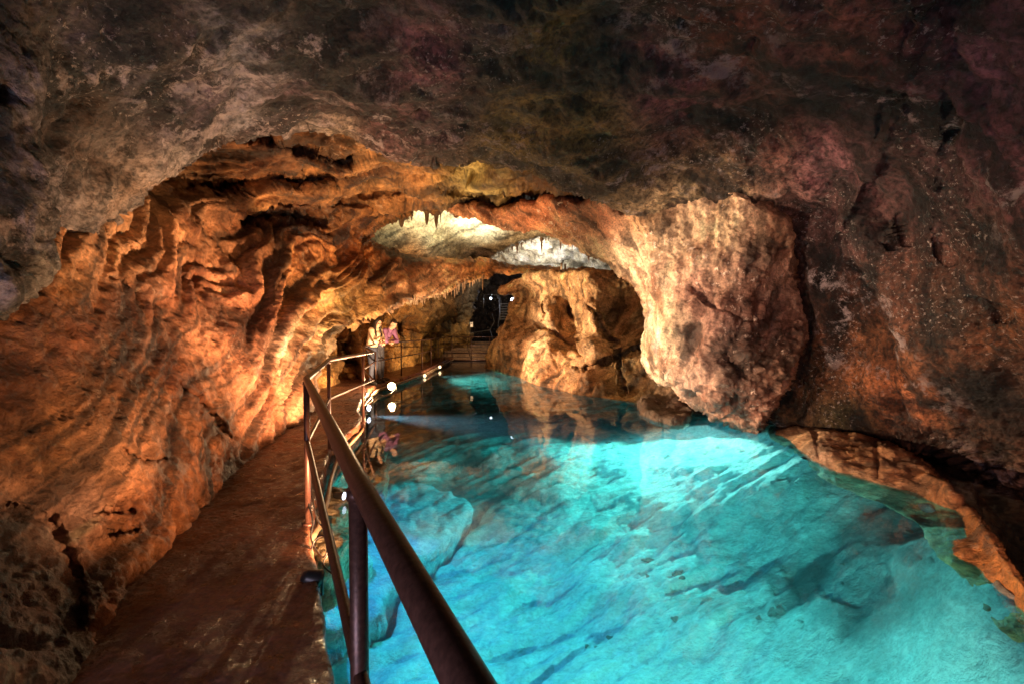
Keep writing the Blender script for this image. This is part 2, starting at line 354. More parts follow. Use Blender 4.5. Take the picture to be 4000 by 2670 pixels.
wall_cols = [(100, 1200, (.3, .19, .1)), (0, 1500, (.28, .17, .09)), (300, 1300, (.2, .11, .06)), (250, 1100, (.45, .32, .17)), (500, 1000, (.5, .37, .22)), (600, 800, (.32, .26, .15)), (800, 700, (.24, .18, .1)), (1100, 620, (.2, .13, .07)), (1300, 700, (.3, .22, .11)), (1500, 700, (.34, .25, .13)), (1000, 800, (.28, .2, .1)),
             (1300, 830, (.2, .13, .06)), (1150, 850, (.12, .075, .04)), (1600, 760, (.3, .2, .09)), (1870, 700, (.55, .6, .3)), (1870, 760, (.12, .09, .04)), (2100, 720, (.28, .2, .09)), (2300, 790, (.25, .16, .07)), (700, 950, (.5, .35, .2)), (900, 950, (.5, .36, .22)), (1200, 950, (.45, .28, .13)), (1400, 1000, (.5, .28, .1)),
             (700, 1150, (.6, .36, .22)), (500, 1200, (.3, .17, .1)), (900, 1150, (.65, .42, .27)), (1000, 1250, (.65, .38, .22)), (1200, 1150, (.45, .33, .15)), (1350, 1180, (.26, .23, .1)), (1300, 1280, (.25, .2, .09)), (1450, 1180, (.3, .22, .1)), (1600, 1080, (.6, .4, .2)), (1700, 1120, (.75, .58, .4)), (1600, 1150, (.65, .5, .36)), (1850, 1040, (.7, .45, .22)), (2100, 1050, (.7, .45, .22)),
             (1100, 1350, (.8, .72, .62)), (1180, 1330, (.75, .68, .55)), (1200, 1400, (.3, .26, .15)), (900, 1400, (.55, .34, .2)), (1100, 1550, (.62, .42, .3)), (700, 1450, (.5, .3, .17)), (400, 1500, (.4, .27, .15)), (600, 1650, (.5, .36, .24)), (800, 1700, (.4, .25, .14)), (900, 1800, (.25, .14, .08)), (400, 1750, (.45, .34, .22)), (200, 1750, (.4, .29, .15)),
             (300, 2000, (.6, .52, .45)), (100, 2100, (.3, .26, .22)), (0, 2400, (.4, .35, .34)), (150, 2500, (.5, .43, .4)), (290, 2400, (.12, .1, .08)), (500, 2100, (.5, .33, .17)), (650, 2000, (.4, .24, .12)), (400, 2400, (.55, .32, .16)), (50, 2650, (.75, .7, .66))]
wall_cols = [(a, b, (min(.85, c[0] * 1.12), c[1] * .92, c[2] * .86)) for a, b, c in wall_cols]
wall_cr = [([(870, 730), (1000, 715), (1100, 705), (1200, 725), (1300, 710)], 12, .5), ([(750, 730), (850, 745), (950, 720)], 10, .4), ([(820, 770), (950, 765)], 12, .45), ([(950, 850), (1100, 845), (1250, 870)], 24, .55), ([(1420, 750), (1550, 745)], 26, .5), ([(1750, 745), (1900, 765), (1990, 745)], 18, .7),
           ([(950, 530), (1250, 590), (1350, 620)], 16, .4), ([(480, 1750), (560, 1800), (640, 1790)], 7, .06), ([(380, 2000), (520, 1990)], 8, .06), ([(430, 2080), (530, 2070)], 7, .06),
           ([(0, 1980), (200, 2030), (300, 2250), (310, 2450)], 26, .05), ([(1420, 925), (1560, 985), (1800, 1010)], 14, .6), ([(1050, 800), (1350, 790), (1600, 830)], 10, .3), ([(700, 1500), (820, 1600), (900, 1700)], 8, .15)]
def disp_w(v, px, py):
    d = disp_wall(v, px, py)
    near = sstep(2100, 1500, px) * 1.0
    rub = sstep(1550, 1800, py + .1 * px)
    d = d * (1 - .55 * sstep(1150, 1300, py) * sstep(1000, 500, px)) + .05 * rub * (billow(v * 3, 3, .6) - .4)
    q = aniso(v, .5, 3.2, .6); q = q + .5 * np.stack([noise(q * .5), noise(q * .5 + 9), noise(q * .5 + 19)], -1)
    d = d + .20 * sstep(930, 800, py) * (np.abs(noise(q)) + .4 * np.abs(noise(q * 2.2)) - .35)
    fold = np.exp(-((px - 1870) / 85.) ** 2 - ((py - 695) / 28.) ** 2)
    d = d * (1 - .5 * sstep(1000, 1350, py) * sstep(1200, 900, px))
    d = d + .022 * fbm(v * 7 + 3, 4, .6) - .05 * sstep(.10, .0, np.abs(noise(v * 1.9 + 60))) * sstep(.1, .4, noise(v * 1.1 + 80))
    return d * (1 - fold) + .35 * fold
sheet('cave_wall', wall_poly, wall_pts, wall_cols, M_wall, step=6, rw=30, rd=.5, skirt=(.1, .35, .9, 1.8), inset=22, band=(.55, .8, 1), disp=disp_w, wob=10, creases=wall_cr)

# far domes
sheet('chamber_dome', [(1350, 740), (2300, 760), (2350, 960), (2186, 941), (2119, 930), (2064, 938), (1981, 971), (1930, 1000), (1900, 1060), (1350, 1060)],
      [(1400, 900, 12.6), (1450, 1000, 13.5), (1700, 830, 13.2), (1700, 950, 14.0), (1900, 900, 14.6), (2000, 960, 15.2), (2200, 930, 15.6), (2200, 800, 14), (1900, 1050, 16.5)],
      [(1500, 900, (.55, .5, .33)), (1700, 900, (.62, .6, .45)), (2000, 900, (.55, .53, .42)), (1600, 1000, (.5, .25, .1))], M_dome, step=5, rw=16, rd=.3, skirt=(.1, .3, .8), inset=12, disp=disp_rock(.12, 1.1), wob=6, tc=60)
sheet('far_dome', [(1750, 800), (2600, 800), (2700, 1075), (1750, 1075)],
      [(1800, 850, 18), (2100, 850, 18), (2500, 850, 17), (1800, 1040, 20.5), (2200, 1040, 20.5), (2500, 1040, 19), (2100, 950, 18.8), (2100, 1180, 23)],
      [(2100, 950, (.8, .76, .66))], M_dome, step=6, rw=16, rd=.3, skirt=(.3,), inset=5, disp=disp_rock(.35, .9), wob=4, tc=60)

# the big rib with its hanging tooth
rib_poly = [(1700, 800), (1760, 783), (1870, 795), (1959, 815), (2050, 795), (2120, 765), (2285, 780), (2412, 765), (2500, 720), (2650, 700), (2850, 700), (3000, 790), (3080, 870), (3105, 960), (3118, 1060), (3105, 1180), (3135, 1240), (3144, 1300), (3115, 1384), (3123, 1431), (3090, 1500),
            (3066, 1545), (3030, 1605), (2992, 1655), (2972, 1718), (2915, 1700), (2813, 1646), (2754, 1604), (2634, 1527), (2539, 1467), (2512, 1420), (2500, 1366), (2518, 1297), (2526, 1220), (2506, 1148), (2451, 1082), (2340, 1015), (2241, 971), (2174, 938), (2130, 912), (2060, 900), (1942, 872), (1881, 861), (1800, 842), (1743, 827)]
rib_pts = [(1740, 815, 11.6), (1870, 830, 10.7), (2000, 850, 10.0), (2000, 810, 9.6), (2120, 890, 9.6), (2250, 900, 9.0), (2250, 840, 8.4), (2450, 1050, 8.3), (2400, 830, 7.4), (2400, 950, 8.0), (2515, 1200, 8.1), (2505, 1366, 7.9), (2540, 1450, 7.7), (2750, 1590, 7.0), (2950, 1680, 6.25), (2640, 1440, 6.75), (2610, 1250, 6.8), (2580, 1080, 7.0), (2800, 1540, 6.25),
           (2700, 1350, 6.5), (2700, 1100, 6.5), (2680, 900, 6.5), (2850, 1300, 6.05), (2950, 1500, 5.95), (3050, 1500, 6.1), (2850, 1540, 6.2), (3100, 1250, 6.2), (3080, 1000, 6.1), (2900, 1000, 5.95), (2900, 800, 5.85), (2700, 760, 6.4), (2500, 800, 7.0), (3080, 1400, 6.1)]
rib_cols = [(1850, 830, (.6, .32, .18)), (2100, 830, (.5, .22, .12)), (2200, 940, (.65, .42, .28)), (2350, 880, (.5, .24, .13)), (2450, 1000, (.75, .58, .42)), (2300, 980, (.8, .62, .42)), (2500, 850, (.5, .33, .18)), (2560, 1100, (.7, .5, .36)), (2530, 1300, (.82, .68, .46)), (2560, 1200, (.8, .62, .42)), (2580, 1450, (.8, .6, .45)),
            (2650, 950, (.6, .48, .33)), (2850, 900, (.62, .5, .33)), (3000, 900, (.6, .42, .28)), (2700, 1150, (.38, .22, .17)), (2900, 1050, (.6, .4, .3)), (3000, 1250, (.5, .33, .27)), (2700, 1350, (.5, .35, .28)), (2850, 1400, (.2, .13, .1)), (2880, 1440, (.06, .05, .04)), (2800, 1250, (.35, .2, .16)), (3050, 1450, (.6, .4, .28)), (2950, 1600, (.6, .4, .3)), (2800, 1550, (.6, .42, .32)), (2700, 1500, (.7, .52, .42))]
rib_cols = [(a, b, tuple(min(.85, k * (1.2 if a < 2620 or b < 950 or (b > 1500 and a < 2800) else .88)) for k in c)) for a, b, c in rib_cols]  # left rim and lower edge tinted brighter than the face, as if lit
def disp_rib(v, px, py):
    q = aniso(v, .8, 1.5, .8)
    rough = sstep(1150, 1500, py) * sstep(2600, 2800, px)
    smooth = np.exp(-((px - 2555) / 60.) ** 2) * sstep(1150, 1250, py) * sstep(1500, 1400, py)
    d = .14 * fbm(q, 3) + .07 * (billow(q * 2.3, 3) - .3) + rough * .11 * (billow(v * 5.5, 3, .6) - .4) + .03 * fbm(v * 8, 3)
    return d * (1 - .6 * smooth)
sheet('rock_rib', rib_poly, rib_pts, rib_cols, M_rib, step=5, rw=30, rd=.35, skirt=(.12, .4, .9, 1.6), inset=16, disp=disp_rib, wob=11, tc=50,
      creases=[([(2850, 1400), (2890, 1450)], 26, .35), ([(2420, 822), (2520, 790), (2600, 800)], 10, .25), ([(2700, 1120), (2800, 1200), (2950, 1260)], 10, .1)])

# pillars and rocks along the far side of the pool
pil_poly = [(1890, 1470), (1890, 1432), (1905, 1370), (1932, 1320), (1936, 1275), (1965, 1255), (1985, 1215), (1993, 1175), (2005, 1155), (1975, 1150), (1937, 1139), (1985, 1100), (2010, 1078), (2100, 1062), (2500, 1062), (2700, 1100), (2900, 1500), (3000, 1720), (2750, 1690), (2640, 1622), (2450, 1582), (2300, 1565), (2250, 1560), (2150, 1530), (2090, 1512), (1985, 1475)]
pil_pts = [(1900, 1440, 18.0), (1930, 1300, 17.6), (1985, 1460, 15.4), (1960, 1380, 16.2), (2040, 1150, 17.2), (1960, 1140, 16.2), (2030, 1380, 14.8), (2090, 1505, 12.6), (2060, 1330, 14.6), (2090, 1200, 15.2), (2085, 1270, 15.9), (2130, 1230, 13.8), (2140, 1350, 13.0), (2150, 1450, 12.4),
           (2250, 1550, 10.4), (2050, 1100, 15.3), (2200, 1100, 14.0), (2230, 1200, 14.3), (2255, 1290, 14.4), (2230, 1400, 12.2), (2310, 1110, 12.6), (2315, 1240, 11.5), (2310, 1350, 10.9), (2260, 1440, 11.0), (2350, 1450, 10.6), (2385, 1250, 12.8), (2450, 1150, 12.4), (2480, 1300, 11.2), (2450, 1400, 10.4), (2450, 1500, 9.9), (2450, 1575, 9.3), (2650, 1620, 8.0), (2750, 1400, 10), (2900, 1600, 8.4), (2600, 1300, 10.8), (2600, 1540, 8.8)]
pil_cols = [(1930, 1400, (.4, .26, .11)), (1990, 1320, (.35, .2, .09)), (2010, 1200, (.4, .3, .13)), (2060, 1130, (.65, .45, .27)), (1990, 1130, (.65, .38, .2)), (2110, 1250, (.6, .42, .26)), (2070, 1350, (.6, .42, .28)), (2060, 1440, (.55, .34, .18)), (2200, 1130, (.6, .4, .2)), (2170, 1300, (.6, .42, .26)), (2250, 1250, (.35, .22, .1)),
            (2200, 1400, (.5, .32, .16)), (2150, 1480, (.3, .15, .07)), (2300, 1490, (.25, .13, .06)), (2310, 1230, (.7, .5, .3)), (2320, 1350, (.65, .46, .28)), (2420, 1180, (.4, .28, .12)), (2440, 1300, (.55, .42, .25)), (2400, 1430, (.45, .33, .15)), (2450, 1530, (.35, .25, .11)), (2550, 1560, (.13, .09, .06)), (2650, 1600, (.2, .13, .09)), (2800, 1650, (.05, .04, .03))]
pil_cols = [(a, b, (min(.85, c[0] * 1.2), min(.8, c[1] * 1.25), min(.8, c[2] * 1.35))) for a, b, c in pil_cols]
def disp_pil(v, px, py):
    q = aniso(v, .8, 1.0, .8)
    return .17 * fbm(v * np.array([[1.0, .8, .5]]), 4, .5) + .09 * (billow(v * 1.7, 3, .6) - .35) + .025 * fbm(v * 6, 3, .6)
sheet('rock_pillars', pil_poly, pil_pts, pil_cols, M_back, step=4, rw=18, rd=.4, skirt=(.1, .4, 1.0), inset=10, disp=disp_pil, wob=8, tc=24,
      creases=[([(2098, 1262), (2160, 1300), (2230, 1350), (2275, 1388)], 7, .6), ([(2120, 1180), (2130, 1230), (2110, 1260)], 5, .4), ([(2296, 1190), (2330, 1230), (2370, 1300), (2410, 1340), (2420, 1430), (2430, 1530)], 5, .4), ([(2290, 1430), (2360, 1410), (2440, 1380), (2500, 1350)], 6, .5), ([(2230, 1430), (2290, 1440)], 8, .6), ([(2240, 1240), (2220, 1200)], 14, .5)])

# back wall behind the visitors and round the dark passage
back_poly = [(1180, 1150), (1500, 1050), (1900, 1000), (1900, 1085), (1868, 1140), (1845, 1180), (1836, 1230), (1842, 1330), (1850, 1400), (1800, 1460), (1600, 1500), (1400, 1530), (1340, 1540), (1160, 1600)]
back_pts = [(1200, 1300, 11.5), (1200, 1500, 9.6), (1330, 1300, 11.8), (1330, 1500, 11.2), (1410, 1300, 12.8), (1420, 1495, 12.0), (1550, 1250, 15.4), (1560, 1450, 15.2), (1640, 1350, 17.6), (1650, 1430, 18.4), (1600, 1180, 15.4), (1750, 1150, 18.0), (1700, 1250, 18.4), (1780, 1280, 21), (1700, 1330, 20.5), (1750, 1390, 24), (1840, 1200, 20.5), (1840, 1400, 24), (1500, 1100, 13)]
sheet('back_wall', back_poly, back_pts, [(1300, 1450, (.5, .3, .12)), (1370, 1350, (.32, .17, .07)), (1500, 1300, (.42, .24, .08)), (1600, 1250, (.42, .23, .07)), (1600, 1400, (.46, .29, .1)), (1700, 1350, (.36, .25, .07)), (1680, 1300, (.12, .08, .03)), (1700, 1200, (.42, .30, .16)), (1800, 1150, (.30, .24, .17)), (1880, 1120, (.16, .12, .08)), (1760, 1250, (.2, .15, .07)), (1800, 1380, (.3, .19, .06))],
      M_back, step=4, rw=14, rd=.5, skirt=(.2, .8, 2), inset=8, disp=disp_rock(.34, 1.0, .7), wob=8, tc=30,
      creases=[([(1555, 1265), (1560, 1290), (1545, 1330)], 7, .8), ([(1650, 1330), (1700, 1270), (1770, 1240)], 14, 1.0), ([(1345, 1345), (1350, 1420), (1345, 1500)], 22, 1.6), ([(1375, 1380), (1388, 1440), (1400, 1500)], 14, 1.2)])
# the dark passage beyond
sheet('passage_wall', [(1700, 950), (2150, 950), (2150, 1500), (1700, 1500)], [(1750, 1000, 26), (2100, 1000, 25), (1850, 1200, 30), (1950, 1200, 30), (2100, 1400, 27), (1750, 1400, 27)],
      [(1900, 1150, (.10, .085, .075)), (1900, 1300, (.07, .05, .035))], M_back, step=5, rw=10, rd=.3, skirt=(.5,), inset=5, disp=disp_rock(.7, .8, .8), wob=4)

# right bank
def wl(px, py): return onz(px, py, WATER)[1]
bank_in = [(3030, 1688), (3120, 1750), (3250, 1830), (3380, 1870), (3500, 1905), (3640, 1960), (3780, 2030), (3745, 2085), (3900, 2300), (4010, 2410)]
bank_out = [(3060, 1672), (3110, 1664), (3300, 1688), (3400, 1700), (3500, 1745), (3650, 1835), (3740, 1930), (3840, 2040), (3950, 2200), (4100, 2380)]
bpts = [(a, b, wl(a, b)) for a, b in bank_in] + [(a, b + 140, wl(a, b) - .25) for a, b in bank_in[:6]] + [(a - 170, b + 60, wl(a - 170, b + 60) * 1.14) for a, b in bank_in[7:]] + [(3830, 2150, wl(3830, 2150) * .96), (3900, 2250, wl(3900, 2250) * .96)]
bpts += [(a, b, wl(a, b) * k) for (a, b), k in zip(bank_out, (.97, .93, .88, .87, .87, .88, .89, .90, .90, .90))]
bank_poly = bank_out + [(4500, 2700), (4200, 2900), (3900, 2560), (3660, 2200), (3560, 2110), (3300, 2000), (3100, 1890), (3000, 1780), (3010, 1700)]
sheet('rock_bank', bank_poly, bpts + [(4400, 2750, 2.1)], [(3150, 1700, (.75, .52, .3)), (3300, 1750, (.65, .4, .2)), (3200, 1780, (.6, .45, .35)), (3500, 1850, (.62, .36, .2)), (3700, 1960, (.66, .36, .18)), (3850, 2150, (.75, .38, .15)), (3980, 2330, (.78, .4, .15)), (3400, 1990, (.6, .42, .28))],
      M_wall, step=6, rw=26, rd=.14, skirt=(.1, .4, .9), band=(.12, 1), inset=-8, creases=[([(3745, 1985), (3800, 1950)], 6, .06), ([(3420, 1720), (3430, 1860)], 9, .05), ([(3180, 1680), (3200, 1780)], 8, .05)], disp=lambda v, px, py: .035 * fbm(v * 2.0, 4, .5) + .02 * fbm(v * 7, 4), wob=6, tc=130)

# ------------------------------------------------------------------ pool bed (a height field in the world)
shore = np.array([(5.5, 9.0), (4.5, 7.2), (4.15, 6.6), (3.75, 5.6), (3.65, 4.95), (3.9, 4.3), (3.85, 3.9), (3.8, 3.55), (3.45, 3.3), (3.0, 2.6), (2.85, 2.36), (2.7, 1.5), (2.3, .2), (2.0, -1.5)])
def pdist(pl, x, y):
    best = np.full(x.shape, 1e9)
    for i in range(len(pl) - 1):
        ex, ey = pl[i + 1] - pl[i]; t = np.clip(((x - pl[i, 0]) * ex + (y - pl[i, 1]) * ey) / (ex * ex + ey * ey), 0, 1)
        best = np.minimum(best, (x - pl[i, 0] - t * ex) ** 2 + (y - pl[i, 1] - t * ey) ** 2)
    return np.sqrt(best)
gx = np.arange(-4.5, 6.2, .03); gy = np.arange(-1.6, 22.5, .035)
X, Y = np.meshgrid(gx, gy); x = X.ravel(); y = Y.ravel()
ds = pdist(shore, x, y)
depth = 2.7 * (1 - np.exp(-ds / 1.3)) * (1 - .35 * sstep(9, 16, y))
side = x > np.interp(y, shore[::-1, 1], shore[::-1, 0])
z = np.where(side, WATER + .02 - ds * .1, WATER - .06 - depth)
v = np.stack([x, y, z], -1)
c_, s_ = math.cos(R(22)), math.sin(R(22))
rot = np.stack([(x * c_ + y * s_) * .8, (-x * s_ + y * c_) * 3.2, z * 0 + 2], -1)
warp = .3 * noise(v * .9 + 5)
v[:, 2] += .26 * fbm(v * np.array([[.55, .55, 0]]) + 3, 3) + .12 * fbm(rot * np.array([[1, 1.2, 1]]) + warp[:, None], 5, .62) * sstep(1.5, 4.5, y) + .05 * (billow(v * np.array([[1.7, 1.7, 0]]), 3) - .3)
v[:, 2] += 1.1 * np.exp(-((x + .6) / 1.6) ** 2 - ((y - 8.0) / 1.0) ** 2) + .5 * np.exp(-((x - 2) / 1.6) ** 2 - ((y - 7.2) / 1.2) ** 2)
v[:, 2] = np.minimum(v[:, 2], np.where(side, WATER - .12 - .5 * np.clip(ds, 0, .8), WATER - .05))
# terraces at the right shore
ter = sstep(1.9, .5, ds) * (y < 5)
v[:, 2] += ter * .25 * (np.floor(noise(v * np.array([[.8, .8, 0]]) + 8) * 5) / 5)
idx = np.arange(x.size).reshape(X.shape)
Q = np.stack([idx[:-1, :-1], idx[:-1, 1:], idx[1:, 1:], idx[1:, :-1]], -1).reshape(-1, 4)
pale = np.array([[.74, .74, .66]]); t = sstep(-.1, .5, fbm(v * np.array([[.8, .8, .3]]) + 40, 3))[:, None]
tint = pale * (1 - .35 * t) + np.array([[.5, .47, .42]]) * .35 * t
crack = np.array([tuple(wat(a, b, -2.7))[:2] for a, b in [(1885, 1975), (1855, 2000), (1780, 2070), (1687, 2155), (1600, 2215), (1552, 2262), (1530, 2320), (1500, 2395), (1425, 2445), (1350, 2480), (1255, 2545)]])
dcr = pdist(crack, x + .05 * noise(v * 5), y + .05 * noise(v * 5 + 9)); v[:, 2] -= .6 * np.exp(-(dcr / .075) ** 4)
for (a, b, rx, ry, k) in ((1930, 1900, 1.1, 1.5, .72), (3700, 2520, 1.3, 1.3, .82), (3300, 2640, .9, .7, .65)):  # bed tint darkened in patches: weaker light painted into the colour
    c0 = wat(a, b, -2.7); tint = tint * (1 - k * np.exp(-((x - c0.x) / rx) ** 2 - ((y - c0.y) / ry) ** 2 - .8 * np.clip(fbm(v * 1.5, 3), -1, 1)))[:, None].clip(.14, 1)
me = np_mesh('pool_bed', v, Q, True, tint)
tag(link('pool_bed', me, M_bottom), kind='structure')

# ------------------------------------------------------------------ water
def water():
    N = NT('clear_pool_water')
    tcn = N.n('ShaderNodeNewGeometry')
    n1 = noise_node(N, tcn.outputs['Position'], 1.3, 3, .5); 
    sx = N.n('ShaderNodeSeparateXYZ'); N.l(tcn.outputs['Position'], sx.inputs[0])
    mr = N.n('ShaderNodeMapRange'); inp(mr, 'From Min', 11.0); inp(mr, 'From Max', 17.0); inp(mr, 'To Min', 0.004); inp(mr, 'To Max', 1.0); N.l(sx.outputs[1], mr.inputs[0])
    bp = N.n('ShaderNodeBump'); inp(bp, 'Distance', .02); N.l(mr.outputs[0], bp.inputs['Strength']); N.l(n1, bp.inputs['Height'])
    g = N.n('ShaderNodeBsdfGlass'); inp(g, 'IOR', 1.33); inp(g, 'Roughness', 0.0); N.l(bp.outputs[0], g.inputs['Normal'])
    N.l(g.outputs[0], N.out.inputs['Surface'])
    va = N.n('ShaderNodeVolumeAbsorption'); inp(va, 'Color', (.10, .87, .90, 1)); inp(va, 'Density', .34)
    vs = N.n('ShaderNodeVolumeScatter'); inp(vs, 'Color', (.8, .95, 1, 1)); inp(vs, 'Density', .028); inp(vs, 'Anisotropy', .3)
    ad = N.n('ShaderNodeAddShader'); N.l(va.outputs[0], ad.inputs[0]); N.l(vs.outputs[0], ad.inputs[1]); N.l(ad.outputs[0], N.out.inputs['Volume'])
    return N.m
bm = bmesh.new(); bmesh.ops.create_cube(bm, size=1)
for vv in bm.verts: vv.co = (vv.co.x * 16 + 0, vv.co.y * 32 + 10, -5 if vv.co.z < 0 else WATER)
me = bpy.data.meshes.new('pool_water'); bm.to_mesh(me); bm.free()
tag(link('pool_water', me, water()), kind='structure')

# ------------------------------------------------------------------ walkway
edge = [(.55, -1.2), (-.33, .96), (-.71, 1.655), (-1.43, 2.97), (-2.11, 4.9), (-2.22, 6.1), (-2.36, 6.75), (-2.62, 7.2), (-2.98, 8.3), (-3.12, 9.2), (-3.38, 10.05), (-3.42, 10.6), (-3.36, 11.4), (-3.2, 12.3), (-3.02, 14.4), (-3.03, 17.2), (-3.03, 21.8)]
def walkway():
    # denser edge
    pts = []
    for i in range(len(edge) - 1):
        a, b = Vector(edge[i]), Vector(edge[i + 1]); n = max(2, int((b - a).length / .06))
        for k in range(n): pts.append(a.lerp(b, k / n))
    pts.append(Vector(edge[-1])); n = len(pts)
    pts = np.array(pts); sm = pts.copy()
    for _ in range(3): sm[1:-1] = (sm[:-2] + sm[1:-1] * 2 + sm[2:]) / 4
    q = np.stack([sm[:, 0] * 4, sm[:, 1] * 4, sm[:, 0] * 0], -1)
    jit = .02 * fbm(q, 3)
    rows = []
    prof = [(-2.6, .12), (-.9, .06), (-.4, .03), (-.16, -.01), (-.13, .0), (-.03, .0), (0.0, -.012)]
    W = np.linspace(-4.2, -.2, 60)
    tops = []
    for off in W:
        xx = sm[:, 0] + off; yy = sm[:, 1]
        tops.append(np.stack([xx, yy, .010 * fbm(np.stack([xx * 1.5, yy * 1.5, xx * 0], -1), 4)], -1))
    for off in (-.12, -.05, -.015):
        tops.append(np.stack([sm[:, 0] + off, sm[:, 1], 0 * sm[:, 0] + .004 * fbm(q, 3)], -1))
    tops.append(np.stack([sm[:, 0] + jit, sm[:, 1], 0 * sm[:, 0] - .012], -1))
    for z_ in (-.05, -.12, -.17):
        tops.append(np.stack([sm[:, 0] + jit * 1.3 + .01, sm[:, 1], 0 * sm[:, 0] + z_], -1))
    for z_, o_ in ((-.175, -.08), (-.3, -.12), (-.8, -.12), (-1.6, -.05), (-3.4, 0)):
        tops.append(np.stack([sm[:, 0] + o_ + .10 * fbm(q * .5 + z_, 4), sm[:, 1], 0 * sm[:, 0] + z_], -1))
    v = np.concatenate(tops); m = len(tops)
    idx = np.arange(m * n).reshape(m, n)
    Q = np.stack([idx[:-1, :-1], idx[1:, :-1], idx[1:, 1:], idx[:-1, 1:]], -1).reshape(-1, 4)
    t = np.tile(np.array([[.22, .09, .045]]), (len(v), 1)); t[v[:, 2] < -.172] = (.5, .45, .35)
    return np_mesh('walkway', v, Q, True, t)
M_walk = rock_mat('worn_concrete', 2.2, (.28, .18, .14), .85, .40, .56, .1, (.4, .22, .14), 14, .006, .5, 18, grime=.5, rlo=.12)
tag(link('walkway', walkway(), M_walk), kind='structure')

# ------------------------------------------------------------------ mesh building helpers
def tube_mesh(paths, seg=12, caps=True):
    """paths: list of (points, radii) joined in one mesh"""
    bm = bmesh.new()
    for pts, rad in paths:
        pts = [Vector(p) for p in pts]
        if not hasattr(rad, '__len__'): rad = [rad] * len(pts)
        rings = []; up = None
        for i, p in enumerate(pts):
            a = pts[max(0, i - 1)]; b = pts[min(len(pts) - 1, i + 1)]
            t = (b - a).normalized()
            if up is None or abs(up.dot(t)) > .98:
                up = Vector((0, 0, 1)) if abs(t.z) < .9 else Vector((1, 0, 0))
            x = t.cross(up).normalized(); y = x.cross(t).normalized(); up = y
            sc_ = 1
            if 0 < i < len(pts) - 1:
                d1 = (p - a).normalized(); c = max(.35, math.sqrt(max(0, (1 + d1.dot((b - p).normalized())) / 2))); sc_ = 1 / c
            rings.append([bm.verts.new(p + (x * math.cos(2 * math.pi * k / seg) * sc_ + y * math.sin(2 * math.pi * k / seg)) * rad[i]) for k in range(seg)])
        for i in range(len(rings) - 1):
            for k in range(seg):
                bm.faces.new([rings[i][k], rings[i][(k + 1) % seg], rings[i + 1][(k + 1) % seg], rings[i + 1][k]])
        if caps:
            bm.faces.new(rings[0][::-1]); bm.faces.new(rings[-1])
    bmesh.ops.recalc_face_normals(bm, faces=bm.faces)
    return finish(bm)
def finish(bm, smooth=True, name='m'):
    me = bpy.data.meshes.new(name); bm.to_mesh(me); bm.free()
    if smooth: me.polygons.foreach_set('use_smooth', [True] * len(me.polygons))
    return me
def box_mesh(boxes, bev=.006):
    bm = bmesh.new()
    for c, s_ in boxes:
        r = bmesh.ops.create_cube(bm, size=1)['verts']
        for v_ in r: v_.co = Vector((v_.co.x * s_[0] + c[0], v_.co.y * s_[1] + c[1], v_.co.z * s_[2] + c[2]))
    if bev: bmesh.ops.bevel(bm, geom=bm.edges[:], offset=bev, segments=2, affect='EDGES')
    return finish(bm, False)

M_rail = simple('brown_painted_steel', (.06, .028, .02), .42, .4, var=.4, bs_=90, bump=.0008)
M_cable = simple('black_rubber_cable', (.012, .012, .012), .5)
M_pipe = simple('pale_conduit', (.26, .2, .13), .5, var=.4, bs_=12)
M_wire = simple('pale_thin_wire', (.45, .42, .38), .4)
M_house = simple('black_lamp_housing', (.02, .02, .02), .4, .3)
M_lensw = simple('warm_lit_lens', (1, .8, .5), .3, emit=(1, .72, .38), es=30)
M_lenss = simple('small_warm_lens', (1, .8, .5), .3, emit=(1, .74, .42), es=2.6)
M_lensb = simple('cool_lit_lens', (.7, .8, 1), .3, emit=(.72, .82, 1), es=5)
M_stal = rock_mat('stalactite_calcite', 6, (.3, .2, .12), .6, .4, .6, 0, bump=.006, bscale=30)

# ------------------------------------------------------------------ railings
def tr(px, py): return (px, py, 1.03)
near_pts = [(.62, -.8), (-.35, .96), (-1.45, 3.0), (-2.11, 4.9), (-2.21, 6.78)]
ra = empty('railing', (-1.45, 3.0, 0), 0, 'near brown steel railing crossing the foreground and turning at a corner post beside the pool', 'railing')
def rl(pts, z): return [(x - ra.location.x, y - ra.location.y, z) for x, y in pts]
link('top_rail', tube_mesh([(rl(near_pts, 1.03), .0225)], 20), M_rail, ra)
link('middle_rail', tube_mesh([(rl(near_pts, .585), .0165)], 16), M_rail, ra)
def bolt_plate(p): return None
for (x_, y_) in ((.5, -.55), (-.35, .96), (-1.45, 3.0), (-2.11, 4.9), (-2.225, 6.36)):
    x0, y0 = x_ - ra.location.x, y_ - ra.location.y
    zb = -.16 if y_ > 6 else -.02
    p = link('post', tube_mesh([([(x0, y0, zb), (x0, y0, 1.02)], .0205)], 16), M_rail, ra)
    link('weld_collar', tube_mesh([([(x0, y0, .99), (x0, y0, 1.012)], .0255)], 16), M_rail, p)
    link('foot_plate', tube_mesh([([(x0, y0, -.012), (x0, y0, .010)], .042)], 16), M_rail, p)
far_pts = [(-2.21, 6.79), (-3.03, 8.7), (-3.49, 10.9), (-3.35, 12.9), (-3.15, 14.9), (-3.17, 16.7), (-3.22, 18.6), (-3.24, 20.3), (-3.12, 21.95)]
rb = empty('railing', (-3.03, 8.7, 0), 0, 'far thin steel railing that the two visitors lean on, running back along the pool', 'railing')
def rl2(pts, z): return [(x + 3.03, y - 8.7, z) for x, y in pts]
link('top_rail', tube_mesh([(rl2(far_pts, 1.03), .021)], 12), M_rail, rb)
link('middle_rail', tube_mesh([(rl2(far_pts, .585), .016)], 12), M_rail, rb)
for (x_, y_) in far_pts[1:-1]:
    x0, y0 = x_ + 3.03, y_ - 8.7
    link('post', tube_mesh([([(x0, y0, -.03), (x0, y0, 1.02)], .0195)], 12), M_rail, rb)
